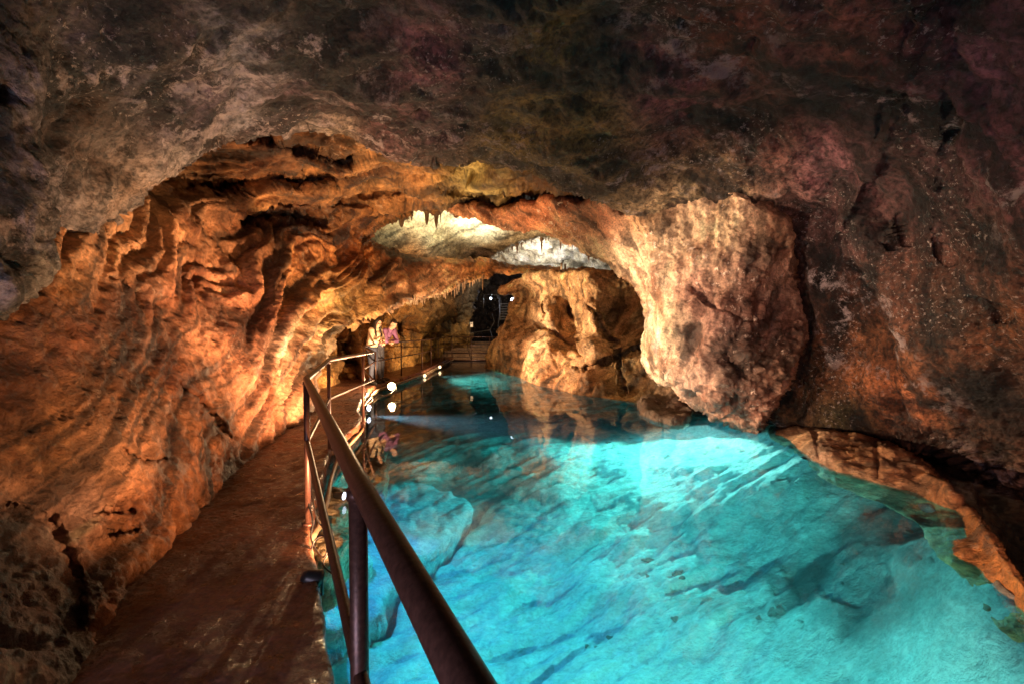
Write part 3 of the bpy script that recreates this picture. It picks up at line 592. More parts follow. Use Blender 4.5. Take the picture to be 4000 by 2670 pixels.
rg = empty('railing', (-3.1, 22, 0), 0, 'straight four bar railing crossing the far end of the pool in front of the steps', 'railing')
for z_ in (1.03, .6, .2, -.16):
    link('rail', tube_mesh([([(0, 0, z_), (2.35 if z_ > 1 else 1.95, 0, z_)], .02 if z_ > 0 else .035)], 10), M_rail, rg)
for x_ in (0, 1.0, 1.95):
    link('post', tube_mesh([([(x_, 0.0, -.3 if x_ == 0 else -.15), (x_, 0, 1.03)], .022)], 10), M_rail, rg)

# steps behind the far railing
M_step = rock_mat('wet_stone_steps', 1.5, (.3, .2, .15), .6, bump=.01, bscale=14)
def with_tint(me, c):
    a = me.attributes.new('tint', 'FLOAT_COLOR', 'POINT'); a.data.foreach_set('color', list((*c, 1)) * len(me.vertices)); return me
st = empty('stone_steps', (-2.1, 22.4, -.1), 0, 'low dark stone steps behind the four bar railing', 'steps')
for k in range(6):
    link('step', with_tint(box_mesh([((0, k * .42, k * .15), (3.2, .46, .17))], .02), (.22, .14, .08)), M_step, st)

# ------------------------------------------------------------------ lamps at the pool edge
def flood(loc, aim, r, lens, label, group=None, depth=.09, bracket=True, name='floodlight'):
    t = empty(name, loc, 0, label, 'lamp', group)
    d = (Vector(aim) - Vector(loc)).normalized(); b = -d * depth
    link('housing', tube_mesh([([b * 1.1, b * .9, b * .2, (0, 0, 0)], [r * .45, r * .8, r, r * 1.08])], 20), M_house, t)
    link('lens', tube_mesh([([d * .001, d * .008], [r * .96, r * .9])], 20), lens, t)
    if bracket:
        link('bracket', tube_mesh([([b * .5 + Vector((-r * 1.2, 0, 0)), b * .5 + Vector((-r * 1.2, 0, -.09)), b * .5 + Vector((r * 1.2, 0, -.09)), b * .5 + Vector((r * 1.2, 0, 0))], .008)], 8), M_house, t)
    return t
E0 = (0, 0, EYE)
flood(P(1530, 1507, 10.2), E0, .09, M_lensw, 'brightest round floodlight glaring beside the feet of the visitors')
flood(P(1441, 1592, 8.0), (1, 6.5, .3), .06, M_lensb, 'white floodlight at the waterline under the walkway notch, below the bright round one')
flood(P(1659, 1466, 14.2), (0, 9, .2), .06, M_lenss, 'tilted oval floodlight on the kerb behind the bright round one')
flood(P(1718, 1432, 17.0), (0, 9, .2), .06, M_lenss, 'small distant floodlight near the far end of the kerb')
flood(P(1343, 1935, 3.85), (1.5, 3.6, -.3), .035, M_lensb, 'small white lamp just under the water beside the pale ledge', bracket=False)
flood(P(1248, 2262, 2.36), (1.0, 3.5, -1.2), .05, simple('unlit_glass_lens', (.03, .04, .05), .1), 'black round unlit spotlight beside the walkway edge in the foreground')
flood(P(1917, 1166, 24.0), (0, 0, 1.4), .075, M_lensb, 'left of the three white lamps glowing in the dark passage')
flood(P(2003, 1172, 17.6), (-2, 0, 2.0), .10, M_lensb, 'middle white lamp glowing on the olive rock edge beside the passage')
flood(P(2053, 1167, 17.0), (-1, 0, 1.5), .07, M_lensb, 'small right white lamp under the pointed rock overhang')

# conduit along the kerb and cables
def along(offx, z, y0, y1, wob_=0, n=90, seed=0):
    E = np.array(edge); ys = np.linspace(y0, y1, n); xs = np.interp(ys, E[:, 1], E[:, 0])
    k = np.ones(7) / 7; xp = np.pad(xs, 3, mode='edge'); xs = np.convolve(xp, k, 'valid')
    q = np.stack([ys * 1.7, ys * 0 + seed, ys * 0], -1)
    return [(float(a + offx + wob_ * c), float(b), float(z + wob_ * d)) for a, b, c, d in zip(xs, ys, noise(q), noise(q + 40))]
tag(link('conduit', tube_mesh([(along(.07, -.09, 2.9, 21.5, .015), .022)], 8), M_pipe), 'pale conduit pipe fixed along the kerb just above the water', 'pipe')
tag(link('cable', tube_mesh([(along(.10, -.13, 7.5, 20, .05, 140, 3), .008)], 6), M_pipe), 'pale loose cable sagging along the kerb under the conduit', 'cable')
# black cables at the foreground edge
def curve_pts(c, n=10):
    c = [Vector(p) for p in c]; out = []
    for i in range(len(c) - 1):
        p0, p1, p2, p3 = c[max(0, i - 1)], c[i], c[i + 1], c[min(len(c) - 1, i + 2)]
        for k in range(n):
            t = k / n
            out.append(.5 * ((2 * p1) + (p2 - p0) * t + (2 * p0 - 5 * p1 + 4 * p2 - p3) * t * t + (3 * p1 - p0 - 3 * p2 + p3) * t ** 3))
    out.append(c[-1]); return out
def pxc(l): return curve_pts([P(*a) for a in l])
tag(link('cable', tube_mesh([(pxc([(1196, 1840, 3.0), (1203, 1950, 3.0), (1222, 2030, 2.9), (1215, 2100, 2.8), (1245, 2160, 2.7), (1268, 2170, 2.6), (1285, 2120, 2.6), (1262, 2090, 2.65), (1228, 2110, 2.7), (1212, 2170, 2.6), (1222, 2215, 2.5), (1245, 2250, 2.42)]), .006)], 8), M_cable), 'black cable looping down from the corner post to the unlit spotlight', 'cable')
tag(link('cable', tube_mesh([(pxc([(1205, 1760, 3.2), (1214, 1880, 3.1), (1230, 1990, 2.95), (1255, 2050, 2.9), (1290, 2060, 2.8), (1300, 2100, 2.7), (1290, 2150, 2.65), (1262, 2200, 2.55), (1300, 2240, 2.5)]), .005)], 8), M_cable), 'thinner black cable coiled on the pale ledge by the walkway', 'cable')
tag(link('cable', tube_mesh([(pxc([(1430, 1555, 8.6), (1470, 1540, 8.7), (1500, 1545, 8.8), (1525, 1535, 9.0), (1545, 1520, 9.6)]), .009)], 8), M_pipe), 'pale cable hanging in a wave in front of the walkway notch', 'cable')
for i, (a, b, c, l_) in enumerate([(1431, 1530, 8.6, .25), (1456, 1520, 9.6, .25), (1604, 1470, 13.0, .2), (1389, 1660, 6.9, .18), (1362, 1700, 6.0, .2)]):
    x_, y_, z_ = P(a, b, c)
    tag(link('steel_bar', tube_mesh([([(x_, y_, z_), (x_ + .01, y_, z_ - l_)], .007)], 6), M_house), ['rusty bar hanging below the kerb nearest the lit notch corner', 'rusty bar below the kerb inside the curved notch', 'rusty bar below the kerb behind the bright floodlight', 'rusty bar below the kerb beside the third post of the near railing', 'rusty bar below the kerb closest to the foreground'][i], 'bar', 'bars hanging below the kerb')

# ------------------------------------------------------------------ the dark passage: stair, rails, sign
ms = empty('metal_stair', P(1970, 1250, 24.5), 0, 'steep grey metal stair in the dark passage, seen beside the white lamps', 'stair')
M_met = simple('galvanised_steel', (.14, .13, .12), .5, .6)
link('stringer', tube_mesh([([(-.25, 0, 0), (-.25, .6, 1.0)], .025), ], 8), M_met, ms)
link('stringer', tube_mesh([([(.25, 0, 0), (.25, .6, 1.0)], .025), ], 8), M_met, ms)
for k in range(7): link('tread', box_mesh([((0, .08 * k + .04, .15 * k + .05), (.5, .12, .03))], .004), M_met, ms)
link('handrail', tube_mesh([(curve_pts([(-.3, -.2, -1.2), (-.35, 0, -.3), (-.28, .1, .3), (-.3, .4, 1.1), (-.35, .6, 1.5)], 6), .018)], 8), M_met, ms)
def pp(l): return [P(*a) for a in l]
tag(link('handrail', tube_mesh([(pp([(1848, 1299, 24), (1914, 1289, 24), (1931, 1256, 24), (1922, 1225, 24)]), .016), (pp([(1931, 1214, 24), (1960, 1192, 24), (1955, 1160, 24)]), .014), (pp([(1914, 1289, 24), (1925, 1320, 23.6), (1932, 1345, 23.4)]), .016)], 8), M_met), 'thin bent handrail climbing through the dark passage below the white lamps', 'handrail')
tag(link('scaffold', tube_mesh([(pp([(1890, 1151, 24.2), (1935, 1152, 24.2), (1960, 1158, 24.2)]), .018), (pp([(1890, 1151, 24.2), (1888, 1205, 24.2)]), .02), (pp([(1900, 1168, 24.2), (1955, 1168, 24.2)]), .012), (pp([(1944, 1150, 24.2), (1944, 1168, 24.2)]), .012)], 8), M_met), 'small pipe frame round the left white lamp in the passage', 'frame')
x_, y_, z_ = P(1842, 1268, 21.5)
sg = empty('notice_board', (x_, y_, z_), 0, 'small white notice plate on the rock at the left mouth of the passage', 'sign')
link('plate', box_mesh([((0, 0, 0), (.13, .015, .24))], .004), simple('white_plate', (.75, .72, .65), .5), sg)
link('print', box_mesh([((0, -.009, .05), (.08, .004, .07))], .001), simple('grey_print', (.3, .3, .3), .6), sg)

# ------------------------------------------------------------------ stalactites, hung where a ray meets the rock
from mathutils.bvhtree import BVHTree
deps = bpy.context.evaluated_depsgraph_get()
bvh = {n: BVHTree.FromObject(bpy.data.objects[n], deps) for n in ('cave_wall', 'chamber_dome', 'far_dome', 'rock_rib', 'rock_pillars')}
def cast(px, py, names):
    o = Vector((0, 0, EYE)); d = (Vector(P(px, py, 10)) - o).normalized(); best = None
    for n in names:
        h = bvh[n].ray_cast(o, d, 60)
        if h[0] is not None and (best is None or h[3] < best[1]): best = (h[0], h[3])
    return best[0] if best else None
def lowest(px, py, names, up=26, dn=30):
    """walk down from above the edge to the last pixel that still hits the rock of that edge"""
    last = None; base = cast(px, py - up, names)
    if base is None: return None
    for k in range(-up, dn, 3):
        h = cast(px, py + k, names)
        if h is None or abs(h.y - base.y) > 1.6: break
        last = h
    return last
stal_cache = {}
def stalactite(px, py, lpx, wpx, names, label, group, tint=(.6, .42, .26), ups=(26, 30)):
    h = lowest(px, py, names, *ups)
    if h is None: return
    L = lpx / F * h.y; r = wpx / 2 / F * h.y
    key = (random.randrange(5), tint)
    if key not in stal_cache:
        pts = []; rad = []; ox = oy = 0
        for k in range(9):
            t = k / 8; ox += random.uniform(-.03, .03); oy += random.uniform(-.03, .03)
            pts.append((ox * .3, oy * .3, -t)); rad.append((1.35 - .35 * min(1, t * 5)) * (1 - t) ** .55 * random.uniform(.82, 1.12) + .06 if k else 1.8)
        stal_cache[key] = (pts, rad)
    pts, rad = stal_cache[key]
    me = tube_mesh([([(0, 0, .22)] + [Vector((p[0] * L * .5, p[1] * L * .5, p[2] * L)) for p in pts], [r * 1.9] + [q * r for q in rad])], 7)
    a = me.attributes.new('tint', 'FLOAT_COLOR', 'POINT'); a.data.foreach_set('color', list((*tint, 1)) * len(me.vertices))
    o = link('stalactite', me, M_stal); o.location = h + Vector((0, .03, .03))
    return tag(o, label, 'stalactite', group)
def interp(pl, n):
    pl = np.array(pl, float); d = np.concatenate([[0], np.cumsum(np.hypot(*(pl[1:] - pl[:-1]).T))])
    t = np.sort(np.random.RandomState(int(pl[0, 0])).uniform(0, d[-1], n))
    return list(zip(np.interp(t, d, pl[:, 0]), np.interp(t, d, pl[:, 1])))
W_ = ['cave_wall']; DM = ['cave_wall', 'chamber_dome']
g1 = 'dark stalactites at the upper left rim of the opening'
for a, b, l_, w_ in [(1567, 848, 34, 26), (1545, 848, 14, 16), (1592, 844, 16, 8), (1607, 843, 20, 7), (1531, 850, 10, 12), (1624, 838, 10, 8)]:
    stalactite(a, b, l_, w_, W_, 'short dark stalactite at the upper left rim of the pale dome opening', g1, (.2, .13, .07))
stalactite(1666, 828, 58, 22, W_, 'thick knobbly dark stalactite just left of the sharp pointed one at the dome opening', None, (.2, .13, .07))
stalactite(1703, 826, 56, 20, W_, 'sharp pointed dark stalactite at the rim of the pale dome opening', None, (.2, .13, .07))
stalactite(1720, 826, 46, 5, W_, 'needle thin stalactite just right of the sharp pointed dark one', None, (.2, .13, .07))
g2 = 'straw stalactites along the sloping ledge edge'
for a, b in interp([(1600, 1178), (1700, 1155), (1770, 1125), (1830, 1092), (1880, 1062)], 34):
    c = 1 if 1765 < a < 1820 else 0
    stalactite(a, b, random.uniform(12, 26) + c * random.uniform(8, 26), random.uniform(5, 8), W_, 'small straw stalactite in the row along the sloping ledge edge above the back wall', g2, (.75, .58, .42), (30, 60))
g3 = 'dark stalactites on the rim between the two domes'
for a, b in interp([(1880, 1030), (1905, 1005), (1981, 971), (2064, 938), (2130, 930), (2190, 942)], 20):
    stalactite(a, b, random.uniform(8, 22), random.uniform(4, 7), DM, 'small dark stalactite on the rim between greenish dome and bright cream dome', g3, (.32, .24, .15), (30, 40))
for a, l_, lab in [(1885, 60, 'longest drop stalactite where the ledge edge meets the dome rim'), (2020, 44, 'long thin stalactite on the dome rim, first of three long ones'), (2116, 62, 'longest thin stalactite in front of the bright cream dome'), (2190, 46, 'long thin stalactite at the right end of the dome rim')]:
    stalactite(a, np.interp(a, [1885, 1981, 2064, 2130, 2190], [1040, 971, 938, 930, 942]), l_, 9, DM, lab, None, (.3, .2, .12), (30, 40))
g4 = 'straws hanging below the lintel'
for a, b, l_ in [(2168, 1070, 24), (2176, 1070, 32), (2194, 1070, 34), (2222, 1078, 46), (2237, 1085, 40), (2245, 1086, 40), (2208, 1074, 18), (2260, 1075, 14), (1906, 1078, 8), (1870, 1085, 20), (1862, 1088, 16), (1855, 1090, 18)]:
    stalactite(a, b, l_, 4.5, ['cave_wall', 'rock_pillars'] if a > 2100 else W_, 'pale straw stalactite hanging below the lintel in front of the pillars', g4, (.8, .68, .5), (16, 30))
g5 = 'thin stalactites under the rib edge'
for a, b in interp([(2200, 945), (2260, 978), (2330, 1010)], 5):
    stalactite(a, b, random.uniform(12, 34), 5, ['rock_rib'], 'thin stalactite hanging from the underside edge of the pink rib before the cream dome', g5, (.45, .34, .24), (20, 40))

# ------------------------------------------------------------------ slabs and boulders in the pool
def slab(name, pxpoly, ztop, thick, label, cat='rock', rough=.05, tilt=(0, 0), tint=(.72, .72, .62), mat=None, group=None, above=False):
    pw = [((Vector(onz(a, b, ztop)) if above else wat(a, b, ztop))) for a, b in pxpoly]
    poly = smoothpoly([(p.x, p.y) for p in pw], 1); c = poly.mean(0); stp = max(.015, np.ptp(poly, 0).max() / 110)
    gx = np.arange(poly[:, 0].min() - stp, poly[:, 0].max() + 2 * stp, stp); gy = np.arange(poly[:, 1].min() - stp, poly[:, 1].max() + 2 * stp, stp)
    X, Y = np.meshgrid(gx, gy); x = X.ravel(); y = Y.ravel()
    q = np.stack([x * 3, y * 3, x * 0 + ztop], -1); wx, wy = .07 * fbm(q, 3), .07 * fbm(q + 20, 3)
    sd, bx, by = polysd(poly, x + wx, y + wy); near = np.abs(sd) < stp * .72
    x = np.where(near, bx - wx, x); y = np.where(near, by - wy, y)
    idx = np.arange(x.size).reshape(X.shape); Q = np.stack([idx[:-1, :-1], idx[:-1, 1:], idx[1:, 1:], idx[1:, :-1]], -1).reshape(-1, 4)
    Q = Q[((sd > 0) | near)[Q].all(1)]; used = np.unique(Q); rm = -np.ones(x.size, int); rm[used] = np.arange(len(used)); Q = rm[Q]
    x = x[used]; y = y[used]; s_ = np.clip(sd[used], 0, None)
    q = np.stack([x, y, x * 0 + ztop * 3], -1)
    z = ztop + rough * fbm(q * 1.6, 4) + rough * .5 * (billow(q * 4, 2) - .3) - .10 * (1 - np.sqrt(np.clip(1 - (1 - np.clip(s_ / .14, 0, 1)) ** 2, 0, 1))) + tilt[0] * (x - c[0]) + tilt[1] * (y - c[1])
    v = np.stack([x, y, z], -1)
    e = np.concatenate([Q[:, [0, 1]], Q[:, [1, 2]], Q[:, [2, 3]], Q[:, [3, 0]]]); key = e.min(1) * 10 ** 7 + e.max(1)
    _, f1, cn = np.unique(key, return_index=True, return_counts=True); be = e[f1[cn == 1]]; bv = np.unique(be); bm_ = -np.ones(len(v), int); bm_[bv] = np.arange(len(bv))
    vs = [v]; qs = [Q]; off = len(v); prev = None
    for k in range(1, 6):
        t = k / 5; w_ = v[bv].copy(); q = w_ * 3 + np.array([[0, 0, t * thick * 3]])
        w_[:, :2] += (c - w_[:, :2]) * .10 * t + .05 * np.stack([fbm(q, 3), fbm(q + 9, 3)], -1); w_[:, 2] = w_[:, 2] * (1 - t) + (ztop - thick) * t
        cur = off + bm_; a0 = be[:, 0] if prev is None else prev[be[:, 0]]; b0 = be[:, 1] if prev is None else prev[be[:, 1]]
        qs.append(np.stack([b0, a0, cur[be[:, 0]], cur[be[:, 1]]], -1)); vs.append(w_); prev = cur; off += len(bv)
    v = np.concatenate(vs); Q = np.concatenate(qs)
    o0 = np.array([c[0], c[1], ztop - thick]); me = np_mesh(name, v - o0, Q, True, np.tile(np.array([tint]), (len(v), 1)))
    o = link(name, me, mat or M_bottom, None, o0.tolist()); tag(o, label, cat, group); return o
slab('submerged_slab', [(1500, 1870), (1700, 1880), (1870, 1960), (1790, 2050), (1690, 2140), (1590, 2215), (1545, 2260), (1520, 2330), (1498, 2385), (1430, 2430), (1360, 2460), (1250, 2530), (1120, 2540), (1100, 2200), (1250, 1950)], -2.52, .7, 'large flat blue lit slab under the water left of centre, its edge a dark diagonal line', rough=.11, tint=(.46, .54, .56))
slab('submerged_slab', [(1240, 1960), (1380, 1990), (1425, 2060), (1450, 2150), (1455, 2205), (1400, 2230), (1340, 2215), (1310, 2330), (1340, 2400), (1290, 2440), (1180, 2430), (1100, 2200)], -2.22, .5, 'smaller pale slab under the water stacked on the large flat one, seen behind the near railing post', rough=.09, tint=(.62, .66, .56))
slab('pale_ledge', [(1225, 1960), (1275, 1900), (1340, 1880), (1370, 1940), (1365, 2040), (1350, 2120), (1320, 2180), (1270, 2190), (1200, 2170), (1170, 2050)], -.17, .7, 'rough pale yellow rock ledge at the waterline beside the near walkway edge', rough=.12, tint=(.62, .56, .38), mat=M_back, above=True)
slab('submerged_slab', [(1380, 1750), (1440, 1720), (1500, 1760), (1530, 1850), (1470, 1900), (1390, 1880), (1350, 1820)], -.5, .6, 'dark brown rock under the water below the third post of the near railing', rough=.09, tint=(.35, .25, .18), mat=M_back)
slab('submerged_slab', [(3230, 2190), (3330, 2060), (3480, 1995), (3620, 2000), (3700, 2060), (3760, 2160), (3740, 2260), (3600, 2330), (3420, 2330), (3290, 2290)], -1.5, .5, 'smooth rounded slab under the water near the right bank, dark along its right side', rough=.04, tint=(.42, .44, .40))
slab('rock', [(2490, 1560), (2560, 1535), (2640, 1540), (2690, 1575), (2705, 1620), (2640, 1632), (2560, 1612), (2500, 1590)], -.06, .5, 'low dark brown rock at the far waterline left of the hanging tooth', rough=.10, tint=(.13, .09, .06), mat=M_back, above=True)

# small stones and pits on the bed
rs = random.Random(5)
M_stone = rock_mat('dark_pebble', 8, (.3, .25, .2), .5, bump=.01, bscale=30)
def stone_mesh(seed):
    bm = bmesh.new(); bmesh.ops.create_icosphere(bm, subdivisions=3, radius=1)
    for v_ in bm.verts:
        n_ = 1 + .45 * math.sin(v_.co.x * 3 + seed) * math.cos(v_.co.y * 2.7 + seed * 2) + rs.uniform(-.05, .05); v_.co *= n_; v_.co.z *= .35
    return with_tint(finish(bm), (.13, .11, .09))
sm_ = [stone_mesh(k) for k in range(4)]
for m_ in sm_: m_.materials.append(M_stone)
bed = BVHTree.FromObject(bpy.data.objects['pool_bed'], deps)
cl = [(3000, 2620, 4, 90), (3640, 2210, 5, 70), (2950, 1900, 4, 120), (2550, 1800, 12, 230), (2480, 2300, 4, 300), (2900, 2060, 5, 330), (2350, 2520, 4, 260), (3400, 2480, 5, 260)]
for cx_, cy_, n_, sp in cl:
    for k in range(n_):
        p = wat(cx_ + rs.gauss(0, sp * .6), cy_ + rs.gauss(0, sp * .22), -2.6); h = bed.ray_cast(Vector((p.x, p.y, -.25)), Vector((0, 0, -1)))
        if h[0] is None or p.y > 12: continue
        o = bpy.data.objects.new('pebble', sm_[rs.randrange(4)]); COL.objects.link(o); o.location = h[0]; sz = rs.choice((.01, .014, .02, .035)) * rs.uniform(.8, 1.2) * (1 + p.y * .06)
        o.scale = (sz * rs.uniform(.8, 1.8), sz, sz * .8); o.rotation_euler.z = rs.uniform(0, 6)
        tag(o, 'small dark pebble lying on the pale bed of the pool', 'pebble', 'dark pebbles on the pool bed')

# ------------------------------------------------------------------ visitors
def cap(bm, a, b, ra_, rb_, seg=14, sx=1.0):
    """closed tapered capsule, optionally widened sideways"""
    a, b = Vector(a), Vector(b); t = (b - a); L = t.length; t = t.normalized() if L > 1e-6 else Vector((0, 0, 1))
    x = t.cross(Vector((1, 0, 0))).normalized() if abs(t.x) < .9 else t.cross(Vector((0, 1, 0))).normalized()
    y = x.cross(t)
    rows = []
    for k in range(1, 6): an = -math.pi / 2 + k * math.pi / 12; rows.append((a + t * ra_ * math.sin(an), ra_ * math.cos(an)))
    rows.append((a, ra_)); rows.append((b, rb_))
    for k in range(1, 6): an = k * math.pi / 12; rows.append((b + t * rb_ * math.sin(an), rb_ * math.cos(an)))
    rings = []
    for c, r in rows: rings.append([bm.verts.new(c + (x * math.cos(6.28318 * i / seg) * sx + y * math.sin(6.28318 * i / seg)) * r) for i in range(seg)])
    for i in range(len(rings) - 1):
        for k in range(seg): bm.faces.new([rings[i][k], rings[i][(k + 1) % seg], rings[i + 1][(k + 1) % seg], rings[i + 1][k]])
    bm.faces.new(rings[0][::-1]); bm.faces.new(rings[-1])
def ell(bm, c, r, rot=None):
    M = Matrix.Translation(Vector(c)) @ (rot.to_4x4() if rot else Matrix()) @ Matrix.Diagonal((*r, 1))
    bmesh.ops.create_icosphere(bm, subdivisions=3, radius=1, matrix=M)
def voxel(bm, name, vs, mat, parent, sm=4, noise_=0):
    bmesh.ops.recalc_face_normals(bm, faces=bm.faces)
    me = bpy.data.meshes.new(name); bm.to_mesh(me); bm.free(); o = bpy.data.objects.new(name, me); COL.objects.link(o)
    m = o.modifiers.new('r', 'REMESH'); m.mode = 'VOXEL'; m.voxel_size = vs
    s2 = o.modifiers.new('s', 'SMOOTH'); s2.iterations = sm; s2.factor = .5
    dg = bpy.context.evaluated_depsgraph_get(); me2 = bpy.data.meshes.new_from_object(o.evaluated_get(dg)); bpy.data.objects.remove(o)
    if noise_:
        n_ = len(me2.vertices); a = np.zeros(n_ * 3); me2.vertices.foreach_get('co', a); a = a.reshape(-1, 3); nn = np.zeros(n_ * 3); me2.vertices.foreach_get('normal', nn); nn = nn.reshape(-1, 3)
        a += nn * (noise_ * (np.abs(noise(a * np.array([[9, 9, 5]]))) - .2))[:, None]; me2.vertices.foreach_set('co', a.ravel())
    me2.polygons.foreach_set('use_smooth', [True] * len(me2.polygons)); me2.materials.clear()
    return link(name, me2, mat, parent)
M_skin = simple('skin', (.62, .36, .25), .5)
M_hair = simple('dark_hair', (.02, .012, .008), .45, var=.4, bs_=60)
M_lip = simple('lips', (.4, .13, .1), .5); M_eye = simple('eye', (.03, .02, .02), .2); M_gls = simple('glasses_frame', (.03, .02, .02), .3)
def person(loc, yaw, J, sex, shirt, jeans, shoe, label, hs=1.0):
    t = empty('person', loc, yaw, label, 'person')
    B = bmesh.new(); S = (1, -1)
    hc = Vector(J['head']); pitch = J['pitch']; turn = J.get('turn', 0)
    HR = Matrix.Rotation(turn, 3, 'Z') @ Matrix.Rotation(pitch, 3, 'Y')
    def hp(*p): return hc + HR @ (Vector(p) * hs)
    cap(B, J['neck'], hp(-.02, 0, -.06), .058, .055)
    ell(B, hp(-.012, 0, .03), (.098 * hs, .076 * hs, .095 * hs), HR); ell(B, hp(.018, 0, -.035), (.07 * hs, .058 * hs, .075 * hs), HR); ell(B, hp(.05, 0, -.085), (.028, .03, .024), HR)
    cap(B, hp(.082, 0, .022), hp(.102, 0, -.018), .008, .0135); ell(B, hp(.078, 0, -.052), (.014, .026, .012), HR); ell(B, hp(.076, 0, .035), (.016, .055, .012), HR)
    for s_ in S: ell(B, hp(-.005, s_ * .077, .0), (.018, .010, .030), HR); ell(B, hp(.06, s_ * .035, -.015), (.025, .022, .022), HR)
    cap(B, J['pelvis'], J['waist'], .125, .115, sx=1); cap(B, J['waist'], J['chest'], .115, .13); cap(B, J['chest'], J['neck'], .12, .065)
    for i, s_ in enumerate(S):
        sh, el, wr = J['sh'][i], J['el'][i], J['wr'][i]
        cap(B, J['chest'], sh, .09, .055); cap(B, sh, el, .05, .038); cap(B, el, wr, .038, .024)
        hd = Vector(J['hand'][i]) - Vector(wr); L = hd.length; hd.normalize()
        side = Vector(J.get('side', (0, 1, 0))) * s_; side = (side - hd * side.dot(hd)).normalized(); dn = hd.cross(side).normalized()
        if dn.z > 0: dn = -dn
        palm = Vector(wr) + hd * .085
        for q in (-.025, -.008, .009, .026): cap(B, Vector(wr) + side * q * .7, palm + side * q, .014, .012, 8)
        for q, fl in ((-.028, .062), (-.009, .075), (.010, .08), (.028, .07)):
            p0 = palm + side * q; p1 = p0 + (hd * .8 + dn * .5).normalized() * fl * .5; p2 = p1 + (hd * .25 + dn).normalized() * fl * .5
            cap(B, p0, p1, .0095, .0088, 8); cap(B, p1, p2, .0088, .0075, 8)
        th0 = Vector(wr) + hd * .03 + side * .03; th1 = th0 + (hd * .6 + side * .7 + dn * .2).normalized() * .045; cap(B, th0, th1, .013, .011, 8); cap(B, th1, th1 + (hd + dn * .4).normalized() * .032, .011, .009, 8)
        hip, kn, an, to = J['hip'][i], J['kn'][i], J['an'][i], J['to'][i]
        cap(B, hip, kn, .082, .052); cap(B, kn, an, .052, .036); cap(B, an, to, .034, .03)
    voxel(B, 'body', .0062, M_skin, t, 3)
    for s_ in S:
        e_ = bmesh.new(); ell(e_, hp(.079, s_ * .029, .012), (.010, .013, .007), HR); link('eye', finish(e_), M_eye, t)
    e_ = bmesh.new(); ell(e_, hp(.088, 0, -.050), (.006, .022, .005), HR); link('mouth', finish(e_), M_lip, t)
    # trousers
    Tm = bmesh.new(); cap(Tm, J['pelvis'], Vector(J['pelvis']) + Vector((.0, 0, .08)), .145, .128, sx=1.0)
    for i in range(2):
        cap(Tm, J['pelvis'], J['hip'][i], .11, .10); cap(Tm, J['hip'][i], J['kn'][i], .099, .066); cap(Tm, J['kn'][i], Vector(J['an'][i]) + Vector((0, 0, .02)), .066, .052)
    voxel(Tm, 'trousers', .010, jeans, t, 3, .012)
    Sh = bmesh.new(); w_ = Vector(J['waist'])
    cap(Sh, Vector(J['pelvis']) + Vector((0, 0, .06)), w_, .145, .142); cap(Sh, w_, J['chest'], .14, .155); cap(Sh, J['chest'], Vector(J['neck']) + (Vector(J['chest']) - Vector(J['neck'])) * .25, .14, .085)
    for i in range(2):
        sh, el, wr = Vector(J['sh'][i]), Vector(J['el'][i]), Vector(J['wr'][i]); cap(Sh, J['chest'], sh, .12, .078)
        lo = 1.0 if sex == 'm' else .62
        cap(Sh, sh, el, .074, .058 if sex == 'm' else .072); cap(Sh, el, el.lerp(wr, .93 * lo), .056 if sex == 'm' else .066, .042 if sex == 'm' else .055)
    voxel(Sh, 'shirt' if sex == 'f' else 'sweater', .010, shirt, t, 4, .012)
    H = bmesh.new()
    if sex == 'm':
        ell(H, hp(-.034, 0, .045), (.086 * hs, .080 * hs, .085 * hs), HR); ell(H, hp(.01, 0, .088), (.065, .06, .036), HR)
        for s_ in S: cap(H, hp(-.01, s_ * .076, .03), hp(.0, s_ * .076, -.0), .012, .008)
    else:
        ell(H, hp(-.028, 0, .045), (.102 * hs, .088 * hs, .098 * hs), HR)
        bk = hp(-.07, 0, .0); cap(H, bk, Vector(J['neck']) + Vector((-.09, .0, -.10)), .075, .06)
        for s_ in S:
            a = hp(-.01, s_ * .075, .03); b = Vector(J['neck']) + Vector((.04, s_ * .10, -.04)); c = b + Vector((.05, s_ * .0, -.17))
            cap(H, a, b, .03, .038); cap(H, b, c, .038, .02)
        cap(H, hp(-.05, -.06, .02), Vector(J['neck']) + Vector((-.02, -.1, -.05)), .05, .05)
    voxel(H, 'hair', .0075, M_hair, t, 2, .008)
    for i in range(2):
        s_ = bmesh.new(); an, to = Vector(J['an'][i]), Vector(J['to'][i]); d_ = (to - an); d_.z = 0; d_.normalize()
        cap(s_, an + Vector((0, 0, -.03)) - d_ * .03, Vector((to.x, to.y, .045)), .05, .046); cap(s_, Vector((to.x, to.y, .04)), Vector((to.x, to.y, .036)) + d_ * .05, .044, .035)
        for v_ in s_.verts: v_.co.z = max(v_.co.z, .0)
        voxel(s_, 'shoe', .009, shoe, t, 2)
    if sex == 'f':
        g = [([hp(.094, -.05, .014), hp(.104, -.03, .014), hp(.104, .03, .014), hp(.094, .05, .014), hp(.0, .08, .012)], .0035)]
        link('glasses', tube_mesh([(g[0][0], .004), ([hp(.094, -.05, .014), hp(0, -.08, .012)], .0035)], 6), M_gls, t)
    return t
